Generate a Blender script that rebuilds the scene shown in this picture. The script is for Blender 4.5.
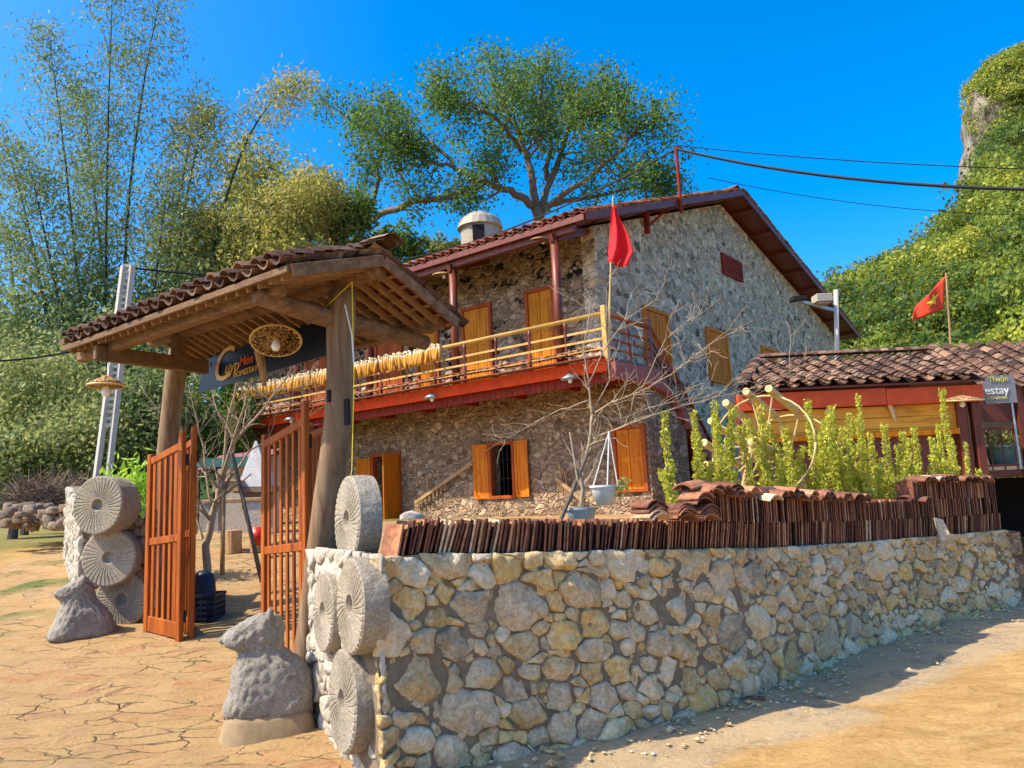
import bpy, math, random
import numpy as np
from math import radians, sin, cos, pi, atan, sqrt
from mathutils import Vector, Matrix, noise
random.seed(7); np.random.seed(7)
for o in list(bpy.data.objects): bpy.data.objects.remove(o)
scene = bpy.context.scene
COL = scene.collection

# ---------------------------------------------------------------- camera
F = 785.0; PITCH = atan((503.5-384)/F); ROLL = atan(.046)
cam_d = bpy.data.cameras.new('camera'); cam = bpy.data.objects.new('camera', cam_d); COL.objects.link(cam)
cam_d.sensor_width = 36; cam_d.lens = F/1024*36; cam_d.clip_end = 3000; cam_d.clip_start = .05
cam.matrix_world = Matrix.Translation((0,0,1.6)) @ Matrix.Rotation(pi/2+PITCH,4,'X') @ Matrix.Rotation(-ROLL,4,'Z')
scene.camera = cam
scene.render.resolution_x = 1024; scene.render.resolution_y = 768

# ---------------------------------------------------------------- sky, sun, exposure
SUN_AZ = radians(194)      # direction towards the sun measured from +X, anticlockwise
SUN_EL = radians(50)
w = bpy.data.worlds.new('World'); scene.world = w; w.use_nodes = True
nt = w.node_tree; nt.nodes.clear()
out = nt.nodes.new('ShaderNodeOutputWorld'); bg = nt.nodes.new('ShaderNodeBackground'); sky = nt.nodes.new('ShaderNodeTexSky')
sky.sky_type = 'NISHITA'; sky.sun_disc = False; sky.sun_elevation = SUN_EL
sky.sun_rotation = pi/2 - SUN_AZ
sky.air_density = 1.0; sky.dust_density = 3.5; sky.ozone_density = 3.0; sky.altitude = 800
hs = nt.nodes.new('ShaderNodeHueSaturation'); hs.inputs['Saturation'].default_value = 1.54; hs.inputs['Value'].default_value = .82
nt.links.new(sky.outputs[0], hs.inputs['Color']); nt.links.new(hs.outputs[0], bg.inputs[0]); bg.inputs[1].default_value = .15
nt.links.new(bg.outputs[0], out.inputs[0])
sd = bpy.data.lights.new('sun','SUN'); sun = bpy.data.objects.new('sun', sd); COL.objects.link(sun)
sd.energy = 2.8; sd.angle = radians(.6); sd.color = (1,.9,.74)
sv = Vector((cos(SUN_AZ)*cos(SUN_EL), sin(SUN_AZ)*cos(SUN_EL), sin(SUN_EL)))
sun.rotation_euler = sv.to_track_quat('Z','Y').to_euler(); sun.location = (-20,0,30)
vs = scene.view_settings; vs.view_transform = 'Standard'; vs.look = 'None'; vs.gamma = 1; vs.use_curve_mapping = False
vs.exposure = 1.42
scene.render.engine = 'CYCLES'
scene.cycles.max_bounces = 6; scene.cycles.diffuse_bounces = 3; scene.cycles.transmission_bounces = 4; scene.cycles.transparent_max_bounces = 4

# ---------------------------------------------------------------- frames of reference
def ray(px, py):
    x = (px-512)/F; y = -(py-384)/F; c, s = cos(ROLL), sin(ROLL)
    xr = x*c+y*s; yr = -x*s+y*c
    return np.array([xr, cos(PITCH)-yr*sin(PITCH), sin(PITCH)+yr*cos(PITCH)])
def aty(px, py, Y):
    d = ray(px,py); p = d*Y/d[1]; p[2] += 1.6; return p
def atz(px, py, z):
    d = ray(px,py); p = d*(z-1.6)/d[2]; p[2] = z; return p
AA = radians(52)
EX = np.array([sin(AA),-cos(AA),0]); EY = np.array([cos(AA),sin(AA),0]); EZ = np.array([0,0,1.])
W0 = np.array([1.98927882,17.,0.]); G0 = np.array([-1.83974921,6.74434805,0.])
def HP(x,y,z): return W0+EX*x+EY*y+EZ*z
def GP(x,y,z): return G0+EX*x+EY*y+EZ*z
def lerp(a,b,t): return a+(b-a)*t
def unit(v): v=np.array(v,float); n=np.linalg.norm(v); return v/n if n>1e-9 else v

# ---------------------------------------------------------------- mesh builder
OFF = {}
class MB:
    def __init__(s): s.V=[]; s.Fc=[]; s.A=[]; s.M=[]; s.n=0
    def add(s, V, Fc, v=None, m=0):
        V = np.asarray(V,float).reshape(-1,3)
        if v is None: v = random.random()
        s.V.append(V); s.Fc += [tuple(i+s.n for i in f) for f in Fc]; s.M += [m]*len(Fc)
        s.A.append(np.full(len(V), v) if np.isscalar(v) else np.asarray(v)); s.n += len(V)
    def box(s, c, size, X=(1,0,0), Y=(0,1,0), Z=(0,0,1), v=None, m=0):
        c=np.array(c,float); X,Y,Z=[np.array(a,float) for a in (X,Y,Z)]; a,b,d=[q/2 for q in size]
        V=[c+X*i*a+Y*j*b+Z*k*d for i in(-1,1) for j in(-1,1) for k in(-1,1)]
        s.add(V,[(0,1,3,2),(4,6,7,5),(0,4,5,1),(2,3,7,6),(0,2,6,4),(1,5,7,3)],v,m)
    def hbox(s,x0,x1,y0,y1,z0,z1,P=HP,v=None,m=0):
        V=[P(x,y,z) for x in(x0,x1) for y in(y0,y1) for z in(z0,z1)]
        s.add(V,[(0,1,3,2),(4,6,7,5),(0,4,5,1),(2,3,7,6),(0,2,6,4),(1,5,7,3)],v,m)
    def beam(s, p0, p1, wd, ht, up=(0,0,1), v=None, m=0):
        p0=np.array(p0,float); p1=np.array(p1,float); d=unit(p1-p0); up=np.array(up,float)
        if abs(d@up)>.99: up=np.array(EX)
        sx=unit(np.cross(d,up)); u=np.cross(sx,d)
        s.box((p0+p1)/2,(np.linalg.norm(p1-p0),wd,ht),d,sx,u,v,m)
    def tube(s, pts, rad, n=6, v=None, cap=True, m=0):
        pts=np.array(pts,float); k=len(pts)
        if np.isscalar(rad): rad=[rad]*k
        T=np.gradient(pts,axis=0); V=[]
        ref=np.array([0,0,1.]) if abs(unit(pts[-1]-pts[0])[2])<.9 else np.array([1.,0,0])
        for i in range(k):
            t=unit(T[i]); a=unit(np.cross(t,ref)); b=np.cross(t,a)
            for j in range(n):
                an=2*pi*j/n; V.append(pts[i]+rad[i]*(cos(an)*a+sin(an)*b))
        Fc=[(i*n+j,i*n+(j+1)%n,(i+1)*n+(j+1)%n,(i+1)*n+j) for i in range(k-1) for j in range(n)]
        if cap: Fc+=[tuple(range(n))[::-1],tuple(range((k-1)*n,k*n))]
        s.add(V,Fc,v,m)
    def lathe(s, c, prof, axis=(0,0,1), n=20, v=None, m=0, ax=None):
        c=np.array(c,float); t=unit(axis); ref=np.array([0,0,1.]) if abs(t[2])<.9 else np.array([1.,0,0])
        a=unit(np.cross(t,ref)); b=np.cross(t,a); V=[]
        for r,h in prof:
            for j in range(n):
                an=2*pi*j/n; V.append(c+t*h+r*(cos(an)*a+sin(an)*b))
        k=len(prof)
        Fc=[(i*n+j,i*n+(j+1)%n,(i+1)*n+(j+1)%n,(i+1)*n+j) for i in range(k-1) for j in range(n)]
        if prof[0][0]>1e-4: Fc.append(tuple(range(n))[::-1])
        if prof[-1][0]>1e-4: Fc.append(tuple(range((k-1)*n,k*n)))
        s.add(V,Fc,v,m)
    def prism(s, poly, d, v=None, m=0):
        poly=np.array(poly,float); k=len(poly); d=np.array(d,float)
        V=np.vstack([poly,poly+d]); Fc=[tuple(range(k))[::-1],tuple(range(k,2*k))]+[(i,(i+1)%k,k+(i+1)%k,k+i) for i in range(k)]
        s.add(V,Fc,v,m)
    def quads(s, V, v):   # V: (N,4,3), v: (N,)
        V=np.asarray(V); N=len(V); s.V.append(V.reshape(-1,3)); base=s.n
        s.Fc += [(base+4*i,base+4*i+1,base+4*i+2,base+4*i+3) for i in range(N)]; s.M += [0]*N
        s.A.append(np.repeat(v,4)); s.n += 4*N
    def build(s, name, mat, parent=None, loc=None, smooth=False, bevel=0):
        off = OFF.get(parent, np.zeros(3)) if parent is not None else (np.array(loc,float) if loc is not None else np.zeros(3))
        V = np.vstack(s.V)-off if s.V else np.zeros((0,3))
        me = bpy.data.meshes.new(name); me.from_pydata(V.tolist(), [], s.Fc)
        at = me.attributes.new('v','FLOAT','POINT'); at.data.foreach_set('value', np.concatenate(s.A).astype(np.float32))
        mats = mat if isinstance(mat,(list,tuple)) else [mat]
        for q in mats: me.materials.append(q)
        if len(mats)>1: me.polygons.foreach_set('material_index', s.M)
        if smooth: me.polygons.foreach_set('use_smooth',[True]*len(me.polygons))
        me.update()
        o = bpy.data.objects.new(name, me); COL.objects.link(o)
        if parent is not None: o.parent = parent; OFF[o]=off
        else: o.location = off; OFF[o]=off
        if bevel:
            b=o.modifiers.new('bevel','BEVEL'); b.width=bevel; b.segments=1; b.limit_method='ANGLE'
        return o
def tag(o, label=None, cat=None, group=None, kind=None):
    if label: o['label']=label
    if cat: o['category']=cat
    if group: o['group']=group
    if kind: o['kind']=kind
    return o
def thing(name, loc, label, cat, group=None):
    o=bpy.data.objects.new(name,None); COL.objects.link(o); o.location=loc; o.empty_display_size=.1; OFF[o]=np.array(loc,float)
    return tag(o,label,cat,group)
def kids(o): return [c for c in bpy.data.objects if c.parent==o]
def copy_tree(o,loc=None,rz=None,parent=None,label=None):
    c=o.copy(); COL.objects.link(c); c.parent=parent
    if loc is not None: c.location=loc
    if rz is not None: c.rotation_euler=(0,0,rz)
    if label: c['label']=label
    for ch in kids(o): copy_tree(ch,parent=c)
    return c

# ---------------------------------------------------------------- materials
MATS={}
class NG:
    def __init__(s,name):
        s.m=bpy.data.materials.new(name); s.m.use_nodes=True; s.t=s.m.node_tree; s.t.nodes.clear()
        s.out=s.t.nodes.new('ShaderNodeOutputMaterial'); s.b=s.t.nodes.new('ShaderNodeBsdfPrincipled'); s.t.links.new(s.b.outputs[0],s.out.inputs[0])
    def n(s,typ,**k):
        x=s.t.nodes.new('ShaderNode'+typ)
        for a,b in k.items(): setattr(x,a,b)
        return x
    def l(s,a,b): s.t.links.new(a,b)
    def coord(s,scale=(1,1,1),rot=(0,0,0),kind='Object'):
        c=s.n('TexCoord'); m=s.n('Mapping'); m.inputs['Scale'].default_value=scale; m.inputs['Rotation'].default_value=rot
        if kind=='World': g=s.n('NewGeometry'); s.l(g.outputs['Position'],m.inputs[0])
        else: s.l(c.outputs[kind],m.inputs[0])
        return m.outputs[0]
    def noise(s,co,scale,detail=5,rough=.6,dist=0):
        x=s.n('TexNoise'); x.inputs['Scale'].default_value=scale; x.inputs['Detail'].default_value=detail; x.inputs['Roughness'].default_value=rough; x.inputs['Distortion'].default_value=dist
        s.l(co,x.inputs['Vector']); return x.outputs['Fac']
    def vor(s,co,scale,feature='F1',rand=1):
        x=s.n('TexVoronoi',feature=feature); x.inputs['Scale'].default_value=scale; x.inputs['Randomness'].default_value=rand; s.l(co,x.inputs['Vector']); return x
    def ramp(s,fac,stops,interp='LINEAR'):
        r=s.n('ValToRGB'); r.color_ramp.interpolation=interp; e=r.color_ramp.elements
        while len(e)<len(stops): e.new(.5)
        for i,(p,c) in enumerate(stops):
            e[i].position=p; e[i].color=(*c,1) if len(c)==3 else c
        s.l(fac,r.inputs[0]); return r.outputs[0]
    def mix(s,fac,a,b,mode='MIX'):
        x=s.n('MixRGB',blend_type=mode)
        for sock,val in zip(x.inputs,(fac,a,b)):
            if isinstance(val,(int,float)): sock.default_value=val
            elif isinstance(val,tuple): sock.default_value=(*val,1)
            else: s.l(val,sock)
        return x.outputs[0]
    def math(s,op,a,b=0,c=None):
        x=s.n('Math',operation=op)
        for i,val in enumerate((a,b) if c is None else (a,b,c)):
            if isinstance(val,(int,float)): x.inputs[i].default_value=val
            else: s.l(val,x.inputs[i])
        return x.outputs[0]
    def attr(s,name='v'):
        x=s.n('Attribute'); x.attribute_name=name; return x.outputs['Fac']
    def bump(s,h,strength=.5,dist=.02,prev=None):
        b=s.n('Bump'); b.inputs['Strength'].default_value=strength; b.inputs['Distance'].default_value=dist; s.l(h,b.inputs['Height'])
        if prev is not None: s.l(prev,b.inputs['Normal'])
        return b.outputs[0]
    def fin(s,col,rough=.8,normal=None,spec=.3):
        if isinstance(col,tuple): s.b.inputs['Base Color'].default_value=(*col,1)
        else: s.l(col,s.b.inputs['Base Color'])
        if isinstance(rough,(int,float)): s.b.inputs['Roughness'].default_value=rough
        else: s.l(rough,s.b.inputs['Roughness'])
        s.b.inputs['Specular IOR Level'].default_value=spec
        if normal is not None: s.l(normal,s.b.inputs['Normal'])
        return s.m
def g3(*a): return a
def wood(name,c1,c2,c3=None,axis='z',scale=6,rough=.6,bump=.25,spec=.35,knots=False):
    g=NG(name); sc={'z':(1,1,.09),'u':(.09,1,1),'d':(1,.09,1)}[axis]
    co=g.coord(sc,(0,0,radians(38))) if axis!='z' else g.coord(sc)
    n=g.noise(co,scale*3,8,.65,.6); n2=g.noise(g.coord(),1.3,4,.6); v=g.attr()
    c3=c3 or tuple(x*.55 for x in c1)
    col=g.ramp(n,[(.3,c3),(.48,c1),(.72,c2)])
    col=g.mix(g.math('MULTIPLY',v,.55),col,tuple(x*.55 for x in c1),'MIX')
    col=g.mix(g.ramp(n2,[(.45,(0,0,0)),(.75,(.6,.6,.6))]),col,tuple(x*.5 for x in c2))
    f=g.noise(co,scale*10,6,.7)
    return g.fin(col,rough,g.bump(g.math('ADD',n,g.math('MULTIPLY',f,.5)),bump,.012),spec)
def plain(name,c,rough=.6,var=.25,scale=8,bump=.1,spec=.3,metal=0):
    g=NG(name); n=g.noise(g.coord(),scale,6,.65); v=g.attr()
    col=g.ramp(n,[(.25,tuple(x*(1-var) for x in c)),(.75,tuple(min(1,x*(1+var)) for x in c))])
    col=g.mix(g.math('MULTIPLY',v,var*1.2),col,tuple(x*.6 for x in c))
    g.b.inputs['Metallic'].default_value=metal
    return g.fin(col,rough,g.bump(n,bump,.01),spec)
def leafmat(name,dark,mid,light,trans=.35):
    g=NG(name); v=g.attr(); col=g.ramp(v,[(0,dark),(.5,mid),(1,light)])
    d=g.b; g.fin(col,.55,None,.3)
    t=g.n('BsdfTranslucent'); g.l(g.mix(.5,col,light),t.inputs[0]); mx=g.n('MixShader'); mx.inputs[0].default_value=trans
    g.l(d.outputs[0],mx.inputs[1]); g.l(t.outputs[0],mx.inputs[2]); g.l(mx.outputs[0],g.out.inputs[0]); return g.m
def rubble(name,cols,mortar,scale=4.5,mort=.05,depth=.05,dark=None,squash=1.35,rough=.9,moss=None):
    g=NG(name); base=g.coord((1,1,squash),(0,0,radians(38)),'World'); 
    wn=g.n('TexNoise'); wn.inputs['Scale'].default_value=3.5; wn.inputs['Detail'].default_value=3; g.l(base,wn.inputs['Vector'])
    va=g.n('VectorMath',operation='MULTIPLY_ADD'); g.l(wn.outputs['Color'],va.inputs[0]); va.inputs[1].default_value=(.28,.28,.28); g.l(base,va.inputs[2]); co=va.outputs[0]
    e=g.vor(co,scale,'DISTANCE_TO_EDGE'); f=g.vor(co,scale,'F1')
    e2=g.vor(co,scale*2.3,'DISTANCE_TO_EDGE'); f2=g.vor(co,scale*2.3,'F1')
    sx=g.n('SeparateColor'); g.l(f.outputs['Color'],sx.inputs[0]); sx2=g.n('SeparateColor'); g.l(f2.outputs['Color'],sx2.inputs[0])
    small=g.math('GREATER_THAN',sx.outputs[1],.62)
    cr=g.mix(small,sx.outputs[0],sx2.outputs[0]); ed=g.mix(small,e.outputs['Distance'],g.math('MULTIPLY',e2.outputs['Distance'],1.3))
    n=g.noise(base,26,6,.7); n3=g.noise(base,7,4,.7)
    stops=[(i/max(1,len(cols)-1),c) for i,c in enumerate(cols)]
    col=g.ramp(cr,stops); col=g.mix(.55,col,g.ramp(n,[(.3,(.25,.25,.25)),(.7,(.85,.85,.85))]),'OVERLAY')
    ms=g.ramp(g.math('ADD',ed,g.math('MULTIPLY',g.math('SUBTRACT',n,.5),.06)),[(mort*.45,(0,0,0)),(mort,(1,1,1))])
    mcol=g.mix(g.ramp(n3,[(.4,(0,0,0)),(.65,(1,1,1))]),mortar,tuple(x*.5 for x in mortar))
    col=g.mix(ms,mcol,col)
    if dark:
        # open joints and holes between stones
        hz=g.ramp(g.noise(base,1.1,3,.6),[(dark[0],(0,0,0)),(dark[0]+.06,(1,1,1))])
        hole=g.math('MULTIPLY',g.math('GREATER_THAN',cr,.72),hz); col=g.mix(hole,col,dark[1])
    if moss: col=g.mix(g.math('MULTIPLY',g.ramp(g.noise(base,2.2,5,.7),[(.52,(0,0,0)),(.7,(1,1,1))]),.6),col,moss)
    h=g.math('ADD',g.math('MULTIPLY',g.ramp(ed,[(0,(0,0,0)),(mort*2.2,(1,1,1))]),1.0),g.math('MULTIPLY',n,.45))
    h=g.math('ADD',h,g.math('MULTIPLY',sx.outputs[2],.35))
    return g.fin(col,rough,g.bump(h,.9,depth),.2)
M={}
M['gatewood']=wood('weathered_gate_wood',(.22,.135,.07),(.33,.235,.14),(.09,.05,.026),'z',5,.8,.6)
M['gatebeam']=wood('weathered_beam_wood',(.19,.10,.045),(.31,.19,.095),(.07,.035,.018),'u',5,.8,.6)
M['batten']=wood('batten_wood',(.33,.18,.08),(.46,.29,.15),(.16,.08,.035),'d',5,.7,.3)
M['orange']=wood('varnished_orange_wood',(.66,.17,.008),(.84,.28,.012),(.34,.06,.005),'z',4,.6,.15,.15)
M['leafwood']=wood('gate_leaf_wood',(.34,.080,.010),(.50,.14,.016),(.14,.03,.008),'z',5,.6,.4,.2)
M['redwood']=wood('dark_red_wood',(.17,.035,.018),(.26,.06,.025),(.07,.015,.01),'z',5,.45,.2,.4)
M['doorwood']=wood('door_wood',(.66,.21,.012),(.82,.32,.02),(.34,.08,.008),'z',4,.6,.2,.12)
M['doorred']=wood('reddish_door_wood',(.40,.085,.02),(.54,.13,.028),(.18,.035,.012),'z',4,.6,.2,.12)
M['yellowrail']=wood('yellow_rail_wood',(.62,.36,.08),(.75,.48,.14),(.45,.22,.05),'u',4,.5,.15)
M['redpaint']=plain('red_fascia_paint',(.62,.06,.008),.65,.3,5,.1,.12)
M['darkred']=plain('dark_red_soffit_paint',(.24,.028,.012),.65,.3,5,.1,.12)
M['pink']=plain('faded_pink_plaster',(.36,.11,.085),.8,.3,4,.2)
M['plank']=wood('golden_plank_wood',(.74,.33,.025),(.88,.46,.05),(.22,.07,.01),'u',3.2,.5,.25)
M['rawpost']=wood('raw_post_wood',(.42,.25,.11),(.55,.36,.18),(.2,.1,.05),'z',5,.8,.4)
M['tile']=None
def tilemat(name,stops,sp=.25,lich=(.42,.38,.3)):
    g=NG(name); co=g.coord(kind='World'); v=g.attr(); n=g.noise(co,22,6,.7)
    col=g.ramp(v,stops); col=g.mix(.7,col,g.ramp(n,[(.3,(.15,.15,.15)),(.7,(.9,.9,.9))]),'OVERLAY')
    col=g.mix(g.math('MULTIPLY',g.ramp(g.noise(co,5,6,.75),[(.55,(0,0,0)),(.68,(1,1,1))]),.7),col,lich)
    return g.fin(col,.85,g.bump(n,.5,.006),.25)
M['tile']=tilemat('old_roof_tile',[(0,(.045,.026,.02)),(.5,(.12,.062,.04)),(1,(.27,.16,.10))],lich=(.36,.29,.21))
M['tilestack']=tilemat('stacked_clay_tile',[(0,(.07,.03,.02)),(.35,(.20,.08,.045)),(.65,(.36,.15,.075)),(.85,(.50,.27,.14)),(1,(.62,.44,.28))],lich=(.3,.17,.1))
M['tilered']=tilemat('red_roof_tile',[(0,(.10,.035,.025)),(.5,(.27,.085,.045)),(1,(.40,.20,.12))])
M['facade']=rubble('rubble_facade_wall',[(.08,.05,.03),(.42,.28,.17),(.22,.14,.08),(.60,.43,.28),(.46,.31,.19)],(.52,.37,.23),4.4,.08,.06,(.46,(.02,.014,.01)))
M['facadelow']=rubble('rubble_lower_wall',[(.13,.08,.045),(.38,.25,.145),(.24,.15,.09),(.54,.39,.25),(.36,.23,.13)],(.46,.33,.21),5.2,.08,.05)
M['gable']=rubble('rubble_gable_wall',[(.09,.065,.05),(.62,.48,.36),(.30,.23,.17),(.80,.66,.48),(.56,.32,.17)],(.80,.64,.45),4.2,.10,.04)
def stonemat(name,cols,moss=(.10,.12,.04),mossa=.5,fine=30,bs=.6):
    g=NG(name); co=g.coord(kind='World'); v=g.attr(); n=g.noise(co,fine,8,.75); n2=g.noise(co,4.5,6,.7,.8)
    stops=[(i/(len(cols)-1),c) for i,c in enumerate(cols)]
    vv=g.math('ADD',g.math('MULTIPLY',v,.75),g.math('MULTIPLY',g.math('SUBTRACT',n2,.35),.7))
    col=g.ramp(vv,stops); col=g.mix(.75,col,g.ramp(n,[(.3,(.18,.18,.18)),(.7,(.9,.9,.9))]),'OVERLAY')
    col=g.mix(g.math('MULTIPLY',g.ramp(g.noise(co,11,5,.8,1.5),[(.56,(0,0,0)),(.7,(1,1,1))]),.45),col,(.62,.57,.46))
    cr=g.vor(co,9,'DISTANCE_TO_EDGE'); crk=g.ramp(cr.outputs['Distance'],[(0,(0,0,0)),(.03,(1,1,1))])
    col=g.mix(g.math('MULTIPLY',g.ramp(g.noise(co,2.1,6,.75),[(.5,(0,0,0)),(.66,(1,1,1))]),mossa),col,moss)
    h=g.math('ADD',g.math('MULTIPLY',n,1.),g.math('MULTIPLY',g.noise(co,90,4,.7),.3)); 
    return g.fin(col,.88,g.bump(g.math('ADD',h,g.math('MULTIPLY',crk,.12)),bs,.018),.25)
M['stone']=stonemat('field_stone',[(.20,.155,.10),(.58,.46,.30),(.46,.31,.12),(.72,.59,.40),(.64,.41,.13),(.78,.67,.49)],(.2,.17,.08),.3,30,.9)
M['mortar']=plain('grey_mortar',(.22,.17,.11),.95,.55,16,1.0)
M['carved']=stonemat('carved_grey_stone',[(.13,.115,.09),(.33,.295,.245),(.24,.21,.17),(.46,.42,.35)],(.22,.2,.16),.3,60,1.)
M['brownstone']=stonemat('brown_rough_stone',[(.18,.12,.08),(.30,.22,.15),(.25,.17,.11),(.42,.34,.25)],(.3,.26,.2),.3,45,1.)
M['cement']=plain('pale_cement',(.30,.21,.115),.95,.25,9,.6)
M['palewall']=stonemat('pale_stacked_stone',[(.30,.27,.22),(.46,.41,.33),(.40,.34,.26),(.55,.50,.42)],(.3,.26,.16),.3)
M['white']=plain('white_enamel',(.72,.72,.68),.35,.1)
M['ivory']=plain('ivory_paint',(.40,.36,.27),.6,.2)
M['black']=plain('black_iron',(.015,.014,.014),.5,.2)
M['paintedshade']=plain('painted_interior_shade',(.012,.010,.012),.9,.1)  # near-black colour standing for the shade inside openings and under the shack
M['navy']=plain('navy_sign_board',(.004,.010,.035),.4,.3)
M['gold']=plain('gold_lettering',(.62,.42,.13),.4,.1)
M['redtext']=plain('red_lettering',(.55,.12,.05),.5,.1)
M['wicker']=None
def wick():
    g=NG('woven_wicker'); co=g.coord(); n=g.vor(co,38); col=g.ramp(n.outputs['Distance'],[(.1,(.55,.35,.14)),(.5,(.34,.18,.07)),(.8,(.05,.02,.01))])
    return g.fin(col,.8,g.bump(n.outputs['Distance'],.8,.01),.2)
M['wicker']=wick()
M['bulb']=plain('milky_bulb_glass',(.85,.85,.80),.25,.03,4,0,.5)
M['concrete']=plain('pale_concrete',(.48,.45,.40),.9,.2,6,.3)
M['cable']=plain('black_cable',(.012,.012,.014),.6,.1)
M['flag']=plain('red_flag_cloth',(.72,.012,.018),.75,.15,6,.1)
M['flag2']=plain('faded_red_flag_cloth',(.72,.06,.02),.75,.15,6,.1)
M['star']=plain('yellow_star_cloth',(.85,.55,.03),.75,.05)
M['bamboopole']=wood('dry_bamboo',(.60,.44,.17),(.72,.56,.26),(.42,.28,.09),'z',3,.5,.1)
M['corn']=plain('yellow_corn_kernels',(.60,.28,.03),.6,.4,60,.6)
M['husk']=plain('pale_corn_husk',(.66,.54,.32),.8,.25)
M['bark']=wood('grey_bark',(.16,.12,.085),(.26,.21,.16),(.07,.05,.035),'z',5,.9,.7)
M['twig']=plain('pale_twig_bark',(.38,.29,.19),.85,.3,20,.3)
M['culm']=plain('bamboo_culm_green',(.03,.05,.03),.5,.4,6,.1)
M['blueplastic']=plain('navy_plastic',(.015,.025,.05),.45,.3)
M['redplastic']=plain('red_plastic',(.5,.02,.015),.35,.1)
M['lightblue']=plain('pale_blue_plastic',(.38,.47,.50),.5,.15)
M['aqua']=plain('aqua_plastic',(.22,.42,.42),.5,.15)
M['canvas']=plain('faded_tarpaulin',(.28,.09,.09),.8,.3)
M['canvasgreen']=plain('green_tarpaulin',(.07,.2,.15),.8,.3)
M['mosaic']=stonemat('white_pebble_mosaic',[(.5,.48,.45),(.7,.68,.64),(.4,.37,.33),(.75,.73,.7)],(.4,.3,.25),.3,60,.6)
M['greysign']=plain('grey_sign_panel',(.22,.22,.23),.5,.1)
M['whitetext']=plain('white_lettering',(.82,.82,.8),.5,.02)
M['yellowtext']=plain('yellow_green_lettering',(.62,.6,.1),.5,.02)
M['metalgrey']=plain('grey_galvanised_metal',(.42,.43,.44),.4,.15,8,.05,.5,.6)
M['L_bamboo']=leafmat('bamboo_leaves',(.06,.11,.045),(.15,.23,.075),(.34,.38,.14),.42)
M['L_bamboo2']=leafmat('yellowing_bamboo_leaves',(.17,.20,.045),(.36,.37,.08),(.58,.50,.14),.55)
M['L_tree']=leafmat('broad_tree_leaves',(.03,.09,.025),(.08,.19,.035),(.26,.36,.05),.4)
M['L_bush']=leafmat('bush_leaves',(.10,.15,.04),(.25,.30,.08),(.50,.50,.20),.42)
M['L_shoot']=leafmat('yellow_green_shoot_leaves',(.26,.32,.03),(.52,.54,.05),(.74,.68,.12),.4)
M['L_hill']=leafmat('hill_forest_leaves',(.03,.08,.015),(.20,.27,.03),(.50,.48,.06),.4)
M['L_lime']=leafmat('lime_fern_leaves',(.25,.42,.03),(.4,.6,.05),(.5,.7,.08),.45)
# ================================================================ TERRAIN
WP=[(-.85,4.85),(-.56,5.10),(-.15,5.30),(.24,5.48),(.8,5.82),(1.48,6.31),(2.15,6.95),(3.35,8.17),(4.78,9.36),(6.45,10.65)]
WT=[1.31,1.31,1.28,1.26,1.23,1.18,1.12,1.05,1.0,.96]
wx=np.array([p[0] for p in WP]+[8.3,9.2]); wy=np.array([p[1] for p in WP]+[12.0,12.9])
def zin(y): return np.interp(y,[4.6,5.5,6.5,8,9,10.5,12,14,17,40,400],[0,.02,.12,.36,.5,.82,1.03,1.2,1.28,1.6,2.5])
def gz(x,y):
    x=np.asarray(x,float); y=np.asarray(y,float)
    inside=(x>-1.25)&(x<6.5)&(y>np.interp(x,[-1.25,-.85],[6.2,4.85])*(x<-.85)+np.interp(x,wx,wy)*(x>=-.85)+.26)
    yard=np.maximum(zin(y),np.where(x>-.4,.95,0))
    left=zin(y)
    road=np.interp(y,[12,22,60,400],[0,1.1,1.7,2.5])
    t=np.clip((x+1.0)/.5,0,1); outz=left*(1-t)+np.where(y<40,road,left)*t
    tr=np.clip((y-13.5)/3,0,1)     # behind the houses everything is one slope
    z=np.where(inside,yard,outz)
    # shallow dish of trodden dirt against the foot of the wall
    d=np.clip((np.interp(x,wx,wy)-y),0,3); z=z+np.where((x>-.9)&(~inside)&(x<7),.05*np.exp(-(d/.35)**2),0)
    return z
def gzs(x,y): return float(gz(x,y))
def fbm(x,y,s,seed=0,o=4):
    return np.array([noise.fractal(Vector((a*s+seed,b*s-seed,seed*.3)),1.0,2.0,o) for a,b in zip(x,y)])
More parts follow.
